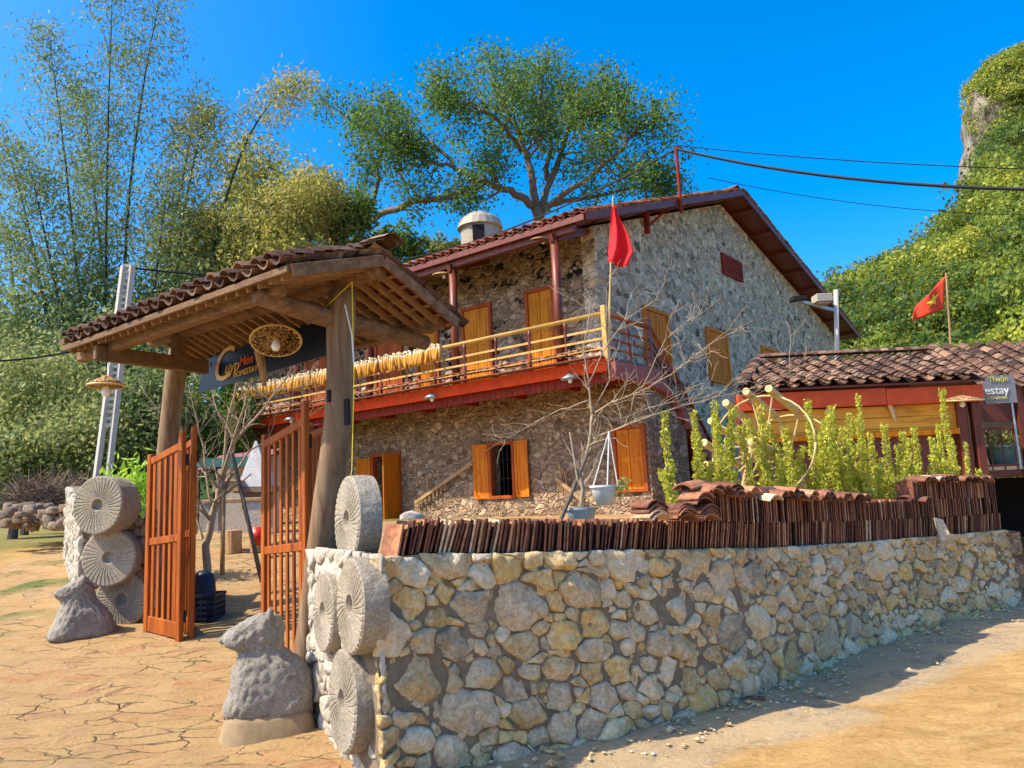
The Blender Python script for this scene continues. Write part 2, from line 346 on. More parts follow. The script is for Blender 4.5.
def make_ground():
    fx=np.arange(-8,9.01,.085); fy=np.arange(2.2,13.01,.085)
    cx=np.concatenate([-np.geomspace(420,8.3,34),fx,np.geomspace(9.3,420,34)])
    cy=np.concatenate([-np.geomspace(60,.1,14)+2.1,fy,np.geomspace(13.3,420,44)])
    X,Y=np.meshgrid(cx,cy,indexing='ij'); x=X.ravel(); y=Y.ravel(); z=gz(x,y)
    near=(x>-9)&(x<10)&(y>2)&(y<14)
    a=np.zeros(len(x)); b=np.zeros(len(x))
    a[near]=fbm(x[near],y[near],1.1,3,4); b[near]=fbm(x[near],y[near],6,9,3)
    z=z+a*.03+b*.012
    # masks: paving, gravel, grass
    xr=x+a*.35; yr=y+b*.15
    pave=np.clip((-.35-xr-(5.2-yr)*.25)/.25,0,1)*np.clip((xr+5.3+np.clip(9.5-yr,-3,5)*.55)/.6,0,1)
    pave=np.maximum(pave,((x>-8)&(x<3)&(y>8.5)&(y<20)).astype(float))
    pave=pave*(y<20)
    dist=np.interp(x,wx,wy)-y
    gravel=np.clip((x+.8)/.3,0,1)*np.clip((1.05+x*.12+a*.35-dist)/.25,0,1)*(dist>-1)*(x<9)
    grass=np.clip(a*2.2-.1,0,1)*np.clip((-4.8-x-(9-y)*.3),0,1)
    grass=np.maximum(grass,np.where((x<-9)|(y>19)|(x>12),.75,0))
    nx,ny=len(cx),len(cy)
    me=bpy.data.meshes.new('ground'); V=np.stack([x,y,z],1)
    i=np.arange(nx-1)[:,None]*ny+np.arange(ny-1)[None,:]; i=i.ravel(); Fc=np.stack([i,i+ny,i+ny+1,i+1],1)
    me.from_pydata(V.tolist(),[],Fc.tolist())
    for nme,arr in (('pave',pave),('gravel',gravel),('grass',grass)):
        at=me.attributes.new(nme,'FLOAT','POINT'); at.data.foreach_set('value',arr.astype(np.float32))
    me.polygons.foreach_set('use_smooth',[True]*len(me.polygons))
    g=NG('ground_dirt_and_flagstones'); co=g.coord(kind='World')
    n=g.noise(co,2.2,8,.7,.5); nf=g.noise(co,24,8,.75); ns=g.noise(g.coord((.9,1.9,1),(0,0,radians(-24)),'World'),2.0,8,.75,1.2)
    dirt=g.ramp(g.math('ADD',g.math('MULTIPLY',ns,.6),g.math('MULTIPLY',nf,.4)),[(.34,(.30,.17,.055)),(.5,(.52,.31,.11)),(.66,(.66,.44,.19))])
    # flagstones, long and thin, running towards the gate
    pc=g.coord((1.15,2.7,1),(0,0,radians(-52)),'World')
    wn=g.n('TexNoise'); wn.inputs['Scale'].default_value=1.6; wn.inputs['Detail'].default_value=5; g.l(pc,wn.inputs['Vector'])
    va=g.n('VectorMath',operation='MULTIPLY_ADD'); g.l(wn.outputs['Color'],va.inputs[0]); va.inputs[1].default_value=(.55,.55,.0); g.l(pc,va.inputs[2])
    sp=g.n('VectorMath',operation='MULTIPLY'); g.l(va.outputs[0],sp.inputs[0]); sp.inputs[1].default_value=(1,1,0)
    e=g.vor(sp.outputs[0],2.1,'DISTANCE_TO_EDGE'); f=g.vor(sp.outputs[0],2.1,'F1'); sc=g.n('SeparateColor'); g.l(f.outputs['Color'],sc.inputs[0])
    sl=g.ramp(sc.outputs[0],[(0,(.36,.21,.09)),(.3,(.43,.28,.13)),(.5,(.38,.17,.08)),(.62,(.44,.30,.15)),(.85,(.36,.18,.09)),(1,(.30,.21,.13))])
    sl=g.mix(.55,sl,g.ramp(nf,[(.3,(.25,.25,.25)),(.7,(.85,.85,.85))]),'OVERLAY')
    sl=g.mix(g.ramp(ns,[(.38,(0,0,0)),(.54,(.9,.9,.9))]),sl,(.44,.285,.125))
    crackm=g.math('MULTIPLY',g.ramp(e.outputs['Distance'],[(0,(1,1,1)),(.035,(0,0,0))]),g.ramp(n,[(.47,(0,0,0)),(.60,(.9,.9,.9))]))
    joint=g.mix(g.ramp(nf,[(.4,(0,0,0)),(.6,(1,1,1))]),(.16,.11,.06),(.42,.31,.17))
    sl=g.mix(crackm,sl,joint)
    grav=g.vor(co,34); gc=g.n('SeparateColor'); g.l(grav.outputs['Color'],gc.inputs[0])
    gr=g.ramp(gc.outputs[0],[(0,(.20,.155,.10)),(.6,(.36,.28,.18)),(.9,(.48,.40,.29)),(1,(.6,.55,.45))]); gr=g.mix(g.ramp(n,[(.36,(0,0,0)),(.52,(.95,.95,.95))]),gr,(.52,.37,.20))
    grs=g.ramp(nf,[(.3,(.06,.085,.02)),(.6,(.16,.19,.05)),(.8,(.3,.26,.11))])
    col=g.mix(g.attr('pave'),dirt,sl); col=g.mix(g.attr('gravel'),col,gr); col=g.mix(g.attr('grass'),col,grs)
    h=g.math('SUBTRACT',g.math('ADD',g.math('MULTIPLY',nf,.5),g.math('MULTIPLY',ns,.8)),g.math('MULTIPLY',g.math('MULTIPLY',crackm,g.attr('pave')),.9))
    h=g.math('ADD',h,g.math('MULTIPLY',sc.outputs[1],.25))
    m=g.fin(col,.92,g.bump(h,1.0,.05),.15)
    me.materials.append(m); o=bpy.data.objects.new('ground',me); COL.objects.link(o); tag(o,kind='structure'); return o
make_ground()

# ================================================================ STONES (Voronoi laid rubble)
def clip_poly(P, n, d):     # keep n.p <= d
    out=[]; k=len(P)
    for i in range(k):
        a=P[i]; b=P[(i+1)%k]; da=a@n-d; db=b@n-d
        if da<=0: out.append(a)
        if (da<0<db) or (db<0<da): out.append(a+(b-a)*(da/(da-db)))
    return out
def cells(L, H, nbig, nsmall, rng, iters=2, jitter=1, asp=1.25):
    pts=[]; rad=[]
    def tryadd(n,rb,ra):
        tries=0; c=0
        while c<n and tries<n*60:
            tries+=1; p=np.array([rng.uniform(0,L),rng.uniform(0,H)]); r=rng.uniform(rb,ra)
            if all(((p-q)*np.array([1/asp,1]))@((p-q)*np.array([1/asp,1]))>(.80*(r+s))**2 for q,s in zip(pts,rad)): pts.append(p); rad.append(r); c+=1
    return pts,rad,tryadd
def voronoi_stones(L,H,spec,rng,asp=1.25,gap=.003):
    pts,rad,add=cells(L,H,0,0,rng,asp=asp)
    for n,a,b in spec: add(n,a,b)
    pts=np.array(pts); rad=np.array(rad); sc=np.array([1/asp,1]); Q=pts*sc; out=[]
    for i in range(len(pts)):
        d2=((Q-Q[i])**2).sum(1); near=np.argsort(d2)[1:26]
        P=[np.array(p)*sc for p in ((0,0),(L,0),(L,H),(0,H))]
        for j in near:
            n=Q[j]-Q[i]; D=np.linalg.norm(n); n=n/D; t=(D*D+rad[i]**2-rad[j]**2)/(2*D)
            P=clip_poly(P,n,Q[i]@n+t-gap)
            if len(P)<3: break
        if len(P)>=3: out.append((np.array(P)/sc, pts[i], rad[i]))
    return out
def stone_mesh(mb, poly, mapf, depth, rng, v=None, rough=.012, seg=.035):
    if len(poly)>3 and rng.random()<.8:      # knock a corner or two off: broken, angular stone
        for _ in range(rng.choice((1,2,2))):
            an=rng.uniform(0,2*pi); nn=np.array([cos(an),sin(an)]); cc=poly.mean(0); ext=max((q-cc)@nn for q in poly)
            pl=clip_poly(list(poly),nn,cc@nn+ext*rng.uniform(.76,.93))
            if len(pl)>=4: poly=np.array(pl)
    c=poly.mean(0); P=[]
    k=len(poly)
    for i in range(k):
        a=poly[i]; b=poly[(i+1)%k]; L=np.linalg.norm(b-a); n=max(1,int(L/seg))
        for j in range(n): P.append(a+(b-a)*j/n)
    P=np.array(P); n=len(P)
    if n<5: return
    # soften the corners
    P=.96*P+.02*(np.roll(P,1,0)+np.roll(P,-1,0))
    size=np.sqrt(np.abs(np.sum(P[:,0]*np.roll(P[:,1],-1)-P[:,1]*np.roll(P[:,0],-1)))/2)
    so=rng.uniform(0,100); D=depth*(.55+.75*min(1,size/.25))*rng.uniform(.75,1.25)
    tx,ty=rng.uniform(-.16,.16),rng.uniform(-.2,.12); fa=rng.uniform(0,2*pi); fk=rng.uniform(0,.5)
    planes=[(rng.uniform(0,2*pi),rng.uniform(.15,.75),rng.uniform(.05,.6)) for _ in range(4)]
    V=[]; rings=[(1.0,-.35),(1.0,.42),(.975,.74),(.90,.95),(.66,1.0),(.35,1.0)]
    for s,h in rings:
        for p in P:
            q=c+(p-c)*s; r=q-c
            nz=noise.fractal(Vector((q[0]*9+so,q[1]*9,so)),1,2,3)
            if s>.9: q=q+unit(p-c)*nz*rough*.9
            dd=D*h+(tx*r[0]+ty*r[1])*(h>0)+(nz*rough*1.6 if h>0 else 0)
            fl=(r[0]*cos(fa)+r[1]*sin(fa))      # one broken facet
            if h>.4:
                dd-=fk*max(0,fl-.02)
                for pa,ps,po in planes: dd=min(dd,D*(1.0+po*.35)-ps*((r[0]*cos(pa)+r[1]*sin(pa))-po*size*.35)+nz*rough)
                dd=max(dd,D*.15)
            V.append(mapf(q[0],q[1],dd))
    nz=noise.fractal(Vector((c[0]*9+so,c[1]*9,so)),1,2,3); V.append(mapf(c[0],c[1],D*1.02+nz*rough*1.6))
    R=len(rings); Fc=[(i*n+j,i*n+(j+1)%n,(i+1)*n+(j+1)%n,(i+1)*n+j) for i in range(R-1) for j in range(n)]
    Fc+=[((R-1)*n+j,(R-1)*n+(j+1)%n,R*n) for j in range(n)]
    mb.add(V,Fc,rng.random() if v is None else v)
def path_frame(pts):
    pts=np.array(pts,float); seg=np.linalg.norm(np.diff(pts,axis=0),axis=1); S=np.concatenate([[0],np.cumsum(seg)])
    def at(s):
        x=np.interp(s,S,pts[:,0]); y=np.interp(s,S,pts[:,1]); e=.12
        a=np.array([np.interp(s-e,S,pts[:,0]),np.interp(s-e,S,pts[:,1])]); b=np.array([np.interp(s+e,S,pts[:,0]),np.interp(s+e,S,pts[:,1])])
        t=unit(b-a); return np.array([x,y]),t
    return S,at
rng=random.Random(5)
S,wat=path_frame(WP); LW=S[-1]
def wtop(s): return float(np.interp(s,S,WT))
def wmap(s,h,d):            # h 0..1 up the wall
    p,t=wat(max(s,0)); p=p+t*min(s,0); n=np.array([t[1],-t[0]]); z0=gzs(p[0]+n[0]*.1,p[1]+n[1]*.1)-.12
    z=z0+(wtop(s)-z0)*h; out=.10*max(0,1-h)**1.6+d
    return np.array([p[0]+n[0]*out,p[1]+n[1]*out,z])
wall=thing('stone_wall',(2.2,7.2,0),'long curved dry rubble stone wall beside the dirt road, topped with rows of clay tiles','wall')
hb=1.35
st=voronoi_stones(LW,hb,[(44,.125,.165),(110,.08,.11),(190,.048,.07),(300,.024,.04)],rng,asp=1.4,gap=.0025)
mb=MB()
for poly,c,r in st: stone_mesh(mb,poly,lambda a,b,d:wmap(a*1.007-.06,b/hb,d),.05,rng,rough=.022,seg=.024)
for poly,c,r in voronoi_stones(LW,hb,[(900,.035,.055)],rng,asp=1.2,gap=.002): stone_mesh(mb,poly,lambda a,b,d:wmap(a,b/hb,d-.004),.022,rng,rough=.012,seg=.04)
mb.build('rubble_face',M['stone'],wall,smooth=True)
mb=MB(); V=[];ns_=90
for i in range(ns_+1):
    s=-.05+(LW+.05)*i/ns_; p,t=wat(max(0,s)); n=np.array([t[1],-t[0]])
    for h,o in((0,-.0),(1,-.0)):
        V.append(wmap(s,h,.004))
    z=wtop(s); V.append((p[0]-n[0]*.40,p[1]-n[1]*.40,z)); V.append((p[0]-n[0]*.40,p[1]-n[1]*.40,.2))
Fc=[]
for i in range(ns_):
    for j in range(3): Fc.append((i*4+j,i*4+4+j,i*4+5+j,i*4+1+j))
Fc+=[(0,1,2,3),(ns_*4,ns_*4+3,ns_*4+2,ns_*4+1)]
mb.add(V,Fc,.5); mb.build('mortar_core',M['mortar'],wall)

# the wall turns the corner at its far end
mb=MB(); mb.prism([(6.35,10.62,-.1),(6.62,10.60,-.1),(6.95,12.75,-.1),(6.6,12.75,-.1)],(0,0,1.03),.4); mb.build('return_face',M['facadelow'],wall)
# near end of the wall beside the gate, built up with the millstones
A0=np.array([-.85,4.85]); B0=np.array([-1.62,6.25]); ED=unit(B0-A0); EN=np.array([ED[1]*-1,ED[0]]) ; EN=-EN if EN[0]>0 else EN
LE=float(np.linalg.norm(B0-A0))
pier=thing('wall_end',(A0[0],A0[1],0),'mortared stone end of the wall beside the gate, set with round millstones','wall end')
def emap(s,z,d): p=A0+ED*s+EN*d; return np.array([p[0],p[1],z])
mb=MB()
for poly,c,r in voronoi_stones(LE,1.4,[(10,.08,.13),(40,.05,.08),(60,.03,.05)],rng): stone_mesh(mb,poly,lambda a,b,d:emap(a*1.06-.07,b-.06,d+.012),.035,rng)
mb.build('rubble_face',M['palewall'],pier,smooth=True)
mb=MB(); C1=A0+np.array([.42,.36])
Ai=A0-EN*.06+np.array([.10,.10]); poly=[(*Ai,-.1),(*(B0-EN*.05),-.1),(*(B0+np.array([.45,.25])),-.1),(*C1,-.1)]
mb.prism(poly,(0,0,1.36)); mb.build('mortar_core',M['mortar'],pier)

def ridged_disc(name,c,axis,r,t,label,mat='carved',grooves=38,parent=None):
    """millstone: dressed face with radial furrows, a centre hole and a rough rim"""
    t_=unit(axis); ref=np.array([0,0,1.]); a=unit(np.cross(ref,t_)); b=np.cross(t_,a); c=np.array(c,float)
    mb=MB(); n=grooves*4; rr=[.045,.07,.12,.3*r+.05,.55*r,.8*r,.95*r,r]
    V=[];
    for k,q in enumerate(rr):
        for j in range(n):
            an=2*pi*j/n; g=(-.0045 if j%4==0 else .0015)*(1 if 1<k<7 else 0)
            wob=1+.025*noise.noise(Vector((cos(an)*2,sin(an)*2,r*40+c[0]*7)))*(k>5)
            h=g+(-.05 if k==0 else 0)+(-.012 if k==7 else 0)
            sw=an+.25*(q/r)   # furrows sweep slightly
            V.append(c+t_*h+q*wob*(cos(sw)*a+sin(sw)*b))
    for h in (-t*.35,-t*.7,-t+.01):
        for j in range(n):
            an=2*pi*j/n+.25; wob=1+.02*noise.fractal(Vector((cos(an)*4,sin(an)*4,h*12+r*9)),1,2,2)+.012
            V.append(c+t_*h+r*wob*(cos(an)*a+sin(an)*b))
    for j in range(n):
        an=2*pi*j/n+.25; V.append(c-t_*t+r*.93*(cos(an)*a+sin(an)*b))
    K=len(rr)+4; Fc=[(i*n+j,i*n+(j+1)%n,(i+1)*n+(j+1)%n,(i+1)*n+j) for i in range(K-1) for j in range(n)]
    Fc+=[tuple(range(n))[::-1],tuple(range((K-1)*n,K*n))]
    mb.add(V,Fc,random.random()); o=mb.build(name,M[mat],parent,loc=c-EZ*r)
    return tag(o,label,'millstone','millstones set at the gateway') if parent is None else o
axR=(-.88,-.47,.03)
def onE(px,py,d):
    r=ray(px,py); n=np.array([EN[0],EN[1],0]); O=np.array([A0[0],A0[1],0])+n*d; C=np.array([0,0,1.6]); return C+r*((O-C)@n)/(r@n)
M['mill']=stonemat('dressed_millstone',[(.25,.215,.155),(.39,.34,.26),(.33,.275,.20),(.46,.41,.32)],(.20,.17,.10),.4,55,.9)
ridged_disc('millstone',aty(346,520,5.5),axR,.305,.17,'thick millstone standing topmost on the stone wall end beside the right gate post','mill')
ridged_disc('millstone',onE(349,606,.15),axR,.285,.17,'millstone with swept furrows in the middle of the wall end, under the topmost one','mill')
ridged_disc('millstone',onE(341,701,.15),axR,.305,.17,'lowest millstone of the wall end, resting just above the paving','mill')
ridged_disc('millstone',onE(322,612,.10),axR,.27,.1,'half hidden millstone set in the wall end, closest to the foot of the gate post','mill')

# ================================================================ left pier and wall
LP=np.array([-5.0,9.0]); 
lw=thing('gate_pier',(-5.0,9.2,gzs(-5,9.2)),'low mortared stone pier left of the gate, carrying round millstones','pier')
a=atz(66,628,.34)[:2]; b=atz(142,632,.40)[:2]
a=np.array([-4.95,9.15]); b=np.array([-4.02,9.0])
def lmap(s,z,d):
    t=unit(b-a); n=np.array([t[1],-t[0]]); p=a+t*s+n*d; return np.array([p[0],p[1],z])
Lp=float(np.linalg.norm(b-a)); mb=MB()
for poly,c,r in voronoi_stones(Lp,1.33,[(8,.1,.13),(26,.05,.08),(40,.03,.05)],rng): stone_mesh(mb,poly,lambda s,z,d:lmap(s,z+.3,d),.05,rng)
mb.build('rubble_face',M['brownstone'],lw,smooth=True)
mb=MB(); t=unit(b-a); n=np.array([t[1],-t[0]]); mb.prism([(*a,.1),(*b,.1),(*(b-n*.5),.1),(*(a-n*.5),.1)],(0,0,1.5)); mb.build('mortar_core',M['mortar'],lw)
axL=(.02,-1,.06)
ridged_disc('millstone',aty(97,505,8.72)+np.array([0,0,0]),(-.22,-.97,.05),.32,.3,'upright millstone on top of the left pier, with its pale rim to the right','mill')
ridged_disc('millstone',aty(108,558,8.85),(-.05,-1,.03),.31,.16,'millstone with a fan of furrows set in the left pier, below the upright one','mill',34)
ridged_disc('millstone',aty(121,600,8.95),(-.05,-1,.03),.30,.12,'partly hidden millstone at the base of the left pier behind the stone dog','mill')
sw=thing('stacked_stone_wall',(-6,11,.7),'pale rough wall of thin stacked stones running back from the left pier','wall')
a2=np.array([-4.98,9.1]); b2=np.array([-7.3,12.9]); t2=unit(b2-a2); n2=np.array([-t2[1],t2[0]]); n2=-n2 if n2[0]>0 else n2; L2=float(np.linalg.norm(b2-a2))
mb=MB()
for poly,c,r in voronoi_stones(L2,1.2,[(60,.05,.08),(300,.03,.05)],rng,asp=.6): stone_mesh(mb,poly,lambda s,z,d:np.array([*(a2+t2*s+n2*d),z*.98+gzs(*(a2+t2*s))-.08]),.06,rng,seg=.06)
mb.build('rubble_face',M['palewall'],sw,smooth=True)
mb=MB(); V=[];
for i in range(9):
    p=a2+t2*L2*i/8; z=gzs(*p)
    V+=[(*p,z-.2),(*p,z+1.1),(*(p-n2*.35),z+1.1),(*(p-n2*.35),z-.2)]
Fc=[(i*4+j,i*4+(j+1)%4,i*4+4+(j+1)%4,i*4+4+j) for i in range(8) for j in range(4)]+[(0,1,2,3),(32,35,34,33)]
mb.add(V,Fc,.4); mb.build('mortar_core',M['mortar'],sw)

# ================================================================ stone animal guardians
def animal(name,loc,face,H,label,seed,mat,slump=False):
    """seated carved stone dog: skin surface around a spine, rough hewn"""
    f=unit(np.array([*face,0])); s=np.cross(EZ,f); loc=np.array(loc,float)
    root=thing(name,loc,label,'statue','seated stone dogs guarding the gate'); WX=.86 if not slump else .92
    bm=bpy.data.meshes.new('carved_body')
    k=H
    # centres (forward, side, up), half sizes along forward/side
    secs=[(-.02,.0,.46,.36),(-.02,.15,.46,.36),(-.03,.30,.45,.35),(-.02,.44,.42,.33),(0.01,.54,.36,.29),(.05,.61,.27,.25),(.08,.66,.25,.235),(.12,.74,.28,.25),(.11,.83,.27,.24),(.07,.91,.23,.21),(.03,.98,.13,.13)]
    if slump: secs=[(-.04,.0,.56,.42),(-.04,.14,.52,.40),(-.04,.28,.46,.37),(-.03,.42,.40,.34),(.0,.52,.34,.30),(.04,.60,.27,.26),(.06,.67,.25,.24),(.07,.75,.25,.23),(.05,.84,.22,.2),(.02,.92,.15,.15),(.0,.98,.06,.07)]
    V=[];n=28
    for cf,z,hf,hs_ in secs:
        for j in range(n):
            an=2*pi*j/n; ca,sa=cos(an),sin(an)
            e=.62 if z<.5 else .85       # squarish body, rounder head
            x=np.sign(ca)*abs(ca)**e*hf; y=np.sign(sa)*abs(sa)**e*hs_
            if .66<z<.9 and ca>.55: x+=.13*(ca-.55)/.45*(1-abs(z-.76)/.12 if abs(z-.76)<.12 else 0)*1.3   # muzzle
            if z<.2 and ca>.3: x+=.05                                                # paws
            nz=noise.fractal(Vector((x*5+seed,y*5,z*5)),1,2,4)*.05
            p=(cf+x*WX+nz*ca)*k*f+(y*WX+nz*sa)*k*s+EZ*(z*k)
            V.append(loc+p)
    V.append(loc+(0.0*k)*f+EZ*.99*k); K=len(secs)
    Fc=[(i*n+j,i*n+(j+1)%n,(i+1)*n+(j+1)%n,(i+1)*n+j) for i in range(K-1) for j in range(n)]+[((K-1)*n+j,(K-1)*n+(j+1)%n,K*n) for j in range(n)]+[tuple(range(n))[::-1]]
    mb=MB(); mb.add(V,Fc,.4); body=mb.build('body',M[mat],root,smooth=True)
    ss=body.modifiers.new('sub','SUBSURF'); ss.levels=ss.render_levels=2
    tx=bpy.data.textures.new('chisel','CLOUDS'); tx.noise_scale=.04; tx.noise_depth=4
    dm=body.modifiers.new('chisel','DISPLACE'); dm.texture=tx; dm.strength=.055; dm.texture_coords='LOCAL'; dm.mid_level=.5
    for sgn in(-1,1):
        mb=MB(); c=loc+f*(.0)*k+s*sgn*.12*k+EZ*.93*k
        mb.lathe(c,[(.055*k,-.04*k),(.05*k,.02*k),(.03*k,.07*k),(.001,.105*k)],(sgn*s*.2-f*.1+EZ),8); mb.build('ear',M[mat],body,smooth=True)
        if slump: continue
        mb=MB(); c=loc+f*.33*k+s*sgn*.09*k+EZ*.84*k
        mb.lathe(c,[(.001,-.02),(.02*k,-.012),(.026*k,0),(.018*k,.014),(.001,.02)],f,10); mb.build('eye',M[mat],body,smooth=True)
    mb=MB(); c=loc+f*(.44 if not slump else .38)*k+EZ*.765*k; mb.lathe(c,[(.001,-.03),(.035*k,-.02),(.04*k,.0),(.001,.03)],f,10); mb.build('nose',M[mat],body,smooth=True)
    # cement plinth
    mb=MB(); V=[];
    for z,q in((-.3,1.40),(-.10,1.24),(.035,1.10),(.07,1.0)):
        for j in range(24):
            an=2*pi*j/24; ca,sa=cos(an),sin(an); e=.6; nz=1+.05*noise.noise(Vector((ca*2+seed,sa*2,z*5)))
            V.append(loc+f*(np.sign(ca)*abs(ca)**e*.37*q*nz)*k+s*(np.sign(sa)*abs(sa)**e*.31*q*nz)*k+EZ*z)
    Fc=[(i*24+j,i*24+(j+1)%24,(i+1)*24+(j+1)%24,(i+1)*24+j) for i in range(3) for j in range(24)]+[tuple(range(72,96))]
    mb.add(V,Fc,.2); mb.build('plinth',M['cement'],root,smooth=True)
    return root
animal('stone_dog',(-1.88,6.02,.13),(-.95,-.3),.76,'grey carved stone dog sitting right of the gateway, muzzle to the left',3,'carved')
animal('stone_dog',(-4.70,8.62,.38),(-.8,-.55),.66,'worn stone dog sitting left of the gateway, in front of the pier',8,'carved',True)
# ================================================================ helpers for roofs and walls
def onplane(px,py,O,n):
    d=ray(px,py); C=np.array([0,0,1.6]); return C+d*((O-C)@n)/(d@n)
def onG(px,py,y=0): return onplane(px,py,G0+EY*y,EY)
def onH(px,py,y=0): return onplane(px,py,W0+EY*y,EY)
def tile_rows(mb,O,U,D,L,Sl,pitch=.3,expo=.16,tl=.24,jit=.01,left=None,rows=None,seed=1,hgt=.055,th=.016):
    """curved clay tiles: channel tiles with cover tiles over the joints. O = ridge corner"""
    r=random.Random(seed); U=unit(U); D=unit(D); N=unit(np.cross(U,D)); N=N if N[2]>0 else -N
    nc=int(L/pitch); nr=int(Sl/expo) if rows is None else rows
    for kind in (0,1):
        for i in range(nc+(1-kind)):
            u0=i*pitch+(pitch/2 if kind==1 else 0)
            cj=r.uniform(-jit,jit)
            for j in range(nr):
                s0=Sl-j*expo; 
                if left is not None and u0<left(s0): continue
                if u0<-1e-3 or u0>L+1e-3: continue
                sgn=1 if kind==1 else -1; hw=pitch*(.36 if kind==1 else .34); base=.07 if kind==1 else .045
                du=cj+r.uniform(-jit,jit); rot=r.uniform(-.05,.05); dn=r.uniform(-.004,.012); ln=tl*r.uniform(.94,1.04); sj=r.uniform(-.012,.012)
                V=[]
                for q,(ss,lift) in enumerate(((s0+sj,.022),(s0+sj-ln,.0))):
                    for k in range(5):
                        a=(k-2)/2; x=a*hw*(1 if q==0 else .93); h=sgn*hgt*(1-a*a)
                        V.append(O+U*(u0+du+x+rot*(ss-s0))+D*ss+N*(base+h+lift+dn))
                for k in range(5): V.append(V[k]-N*th)
                Fc=[(k,k+1,6+k,5+k) for k in range(4)]+[(k+1,k,10+k,11+k) for k in range(4)]
                mb.add(V,Fc,min(1,max(0,r.gauss(.45,.27))))
def wall_cells(mb,mapf,x0,x1,z0,z1,holes,th=.35):
    xs=sorted({x0,x1,*[h[0] for h in holes],*[h[1] for h in holes]}); zs=sorted({z0,z1,*[h[2] for h in holes],*[h[3] for h in holes]})
    for a,b in zip(xs,xs[1:]):
        for c,d in zip(zs,zs[1:]):
            mx,mz=(a+b)/2,(c+d)/2
            if any(h[0]<mx<h[1] and h[2]<mz<h[3] for h in holes): continue
            V=[mapf(x,y,z) for x in(a,b) for y in(0,th) for z in(c,d)]
            mb.add(V,[(0,1,3,2),(4,6,7,5),(0,4,5,1),(2,3,7,6),(0,2,6,4),(1,5,7,3)],.5)

# ================================================================ GATEHOUSE
gate=thing('gatehouse',tuple(G0+EZ*.1),'timber gate shelter with a small tiled roof over the paved entrance','gatehouse')
def natural_post(name,pts,r,mat,n=10):
    mb=MB(); P=[]; R=[]; pts=np.array(pts)
    for i in range(len(pts)-1):
        for t in np.linspace(0,1,5)[:(5 if i==len(pts)-2 else 4)]:
            p=pts[i]*(1-t)+pts[i+1]*t; P.append(p+np.array([noise.noise(Vector(p*2))*.015,noise.noise(Vector(p*2.3))*.015,0])); R.append(r*(1+.08*noise.noise(Vector(p*3))))
    mb.tube(P,R,n,.2); o=mb.build(name,mat,gate,smooth=True); return o
rp=[onG(x,y) for x,y in ((303,694),(312,622),(321,545),(330,480),(338,425),(341,350),(342,292))]
rpost=natural_post('post',rp,.115,M['gatewood'])
mb=MB(); mb.box(onG(347,412,-.112),(.055,.02,.21),EX,EY,EZ,.5); mb.build('mortise_shade',M['paintedshade'],rpost)  # dark box painted as the shade inside a slot cut in the post
mb=MB(); mb.box(onG(329,396,-.112),(.035,.02,.1),EX,EY,EZ,.5); mb.build('mortise_shade',M['paintedshade'],rpost)  # second, smaller slot, its shade painted as a dark box
lp=[onG(x,y) for x,y in ((158,645),(160,560),(164,480),(170,425),(175,380),(182,330))]
lp[0][2]=.2; lp=[onG(x,y,.5) for x,y in ((161,640),(162,560),(165,480),(170,425),(175,380),(181,340))]; lp[0][2]=.2
natural_post('post',lp,.115,M['gatewood'])
# rear posts carry the back slope
# cross beams through the posts, wall plates, ridge pole
mb=MB(); mb.tube([GP(.5,-.78,3.26),GP(.5,-.3,3.21),GP(.52,.3,3.17),GP(.55,1.0,3.12)],[.065,.082,.088,.07],9,.2); mb.build('cross_beam',M['gatebeam'],gate,smooth=True)
mb=MB(); mb.beam(GP(-2.1,-.82,3.22),GP(-2.1,.36,3.20),.07,.15,v=.5); mb.build('cross_beam',M['gatebeam'],gate,bevel=.01)
mb=MB(); mb.beam(GP(-2.75,-.66,3.31),GP(.66,-.66,3.33),.11,.15,v=.2); mb.build('wall_plate',M['gatebeam'],gate,bevel=.014)
mb=MB(); mb.beam(GP(-2.6,.86,3.24),GP(.9,.86,3.24),.10,.12,v=.3); mb.build('wall_plate',M['gatebeam'],gate,bevel=.01)
mb=MB(); mb.tube([GP(-2.7,.05,3.54),GP(-1,.05,3.53),GP(.98,.05,3.54)],[.07,.075,.08],9,.3); mb.build('ridge_pole',M['gatebeam'],gate,smooth=True)
for xk,zk in ((.5,3.3),(-2.1,3.25)): mb=MB(); mb.beam(GP(xk,.03,zk),GP(xk,.03,3.52),.12,.12,v=.3,up=EX); mb.build('king_block',M['gatebeam'],gate,bevel=.01)
RZ,FE,BE=3.63,(-.84,3.36),(.92,3.24)
for nm,(ye,ze),sgn in (('rafter',FE,-1),('rafter',BE,1)):
    for x in np.arange(-2.6,1.01,.145):
        mb=MB(); mb.beam(GP(x,.05,RZ-.055),GP(x,ye*.98,ze-.045),.055,.028,up=EX,v=random.random()); mb.build('rafter',M['batten'],gate)
mb=MB()
for (ye,ze) in (FE,BE):
    for t in np.linspace(.06,1,7): mb.beam(GP(-2.66,.05+(ye-.05)*t,RZ+(ze-RZ)*t-.022),GP(1.0,.05+(ye-.05)*t,RZ+(ze-RZ)*t-.022),.035,.02,v=random.random())
mb.build('batten',M['batten'],gate)
mb=MB()
for (ye,ze) in (FE,BE):
    V=[GP(x,y,z+dz) for x in(-2.66,1.0) for (y,z) in((.05,RZ),(ye,ze)) for dz in(0,.018)]
    mb.add(V,[(0,1,3,2),(4,6,7,5),(0,4,5,1),(2,3,7,6),(0,2,6,4),(1,5,7,3)],.9)
mb.build('roof_deck',M['redwood'],gate)
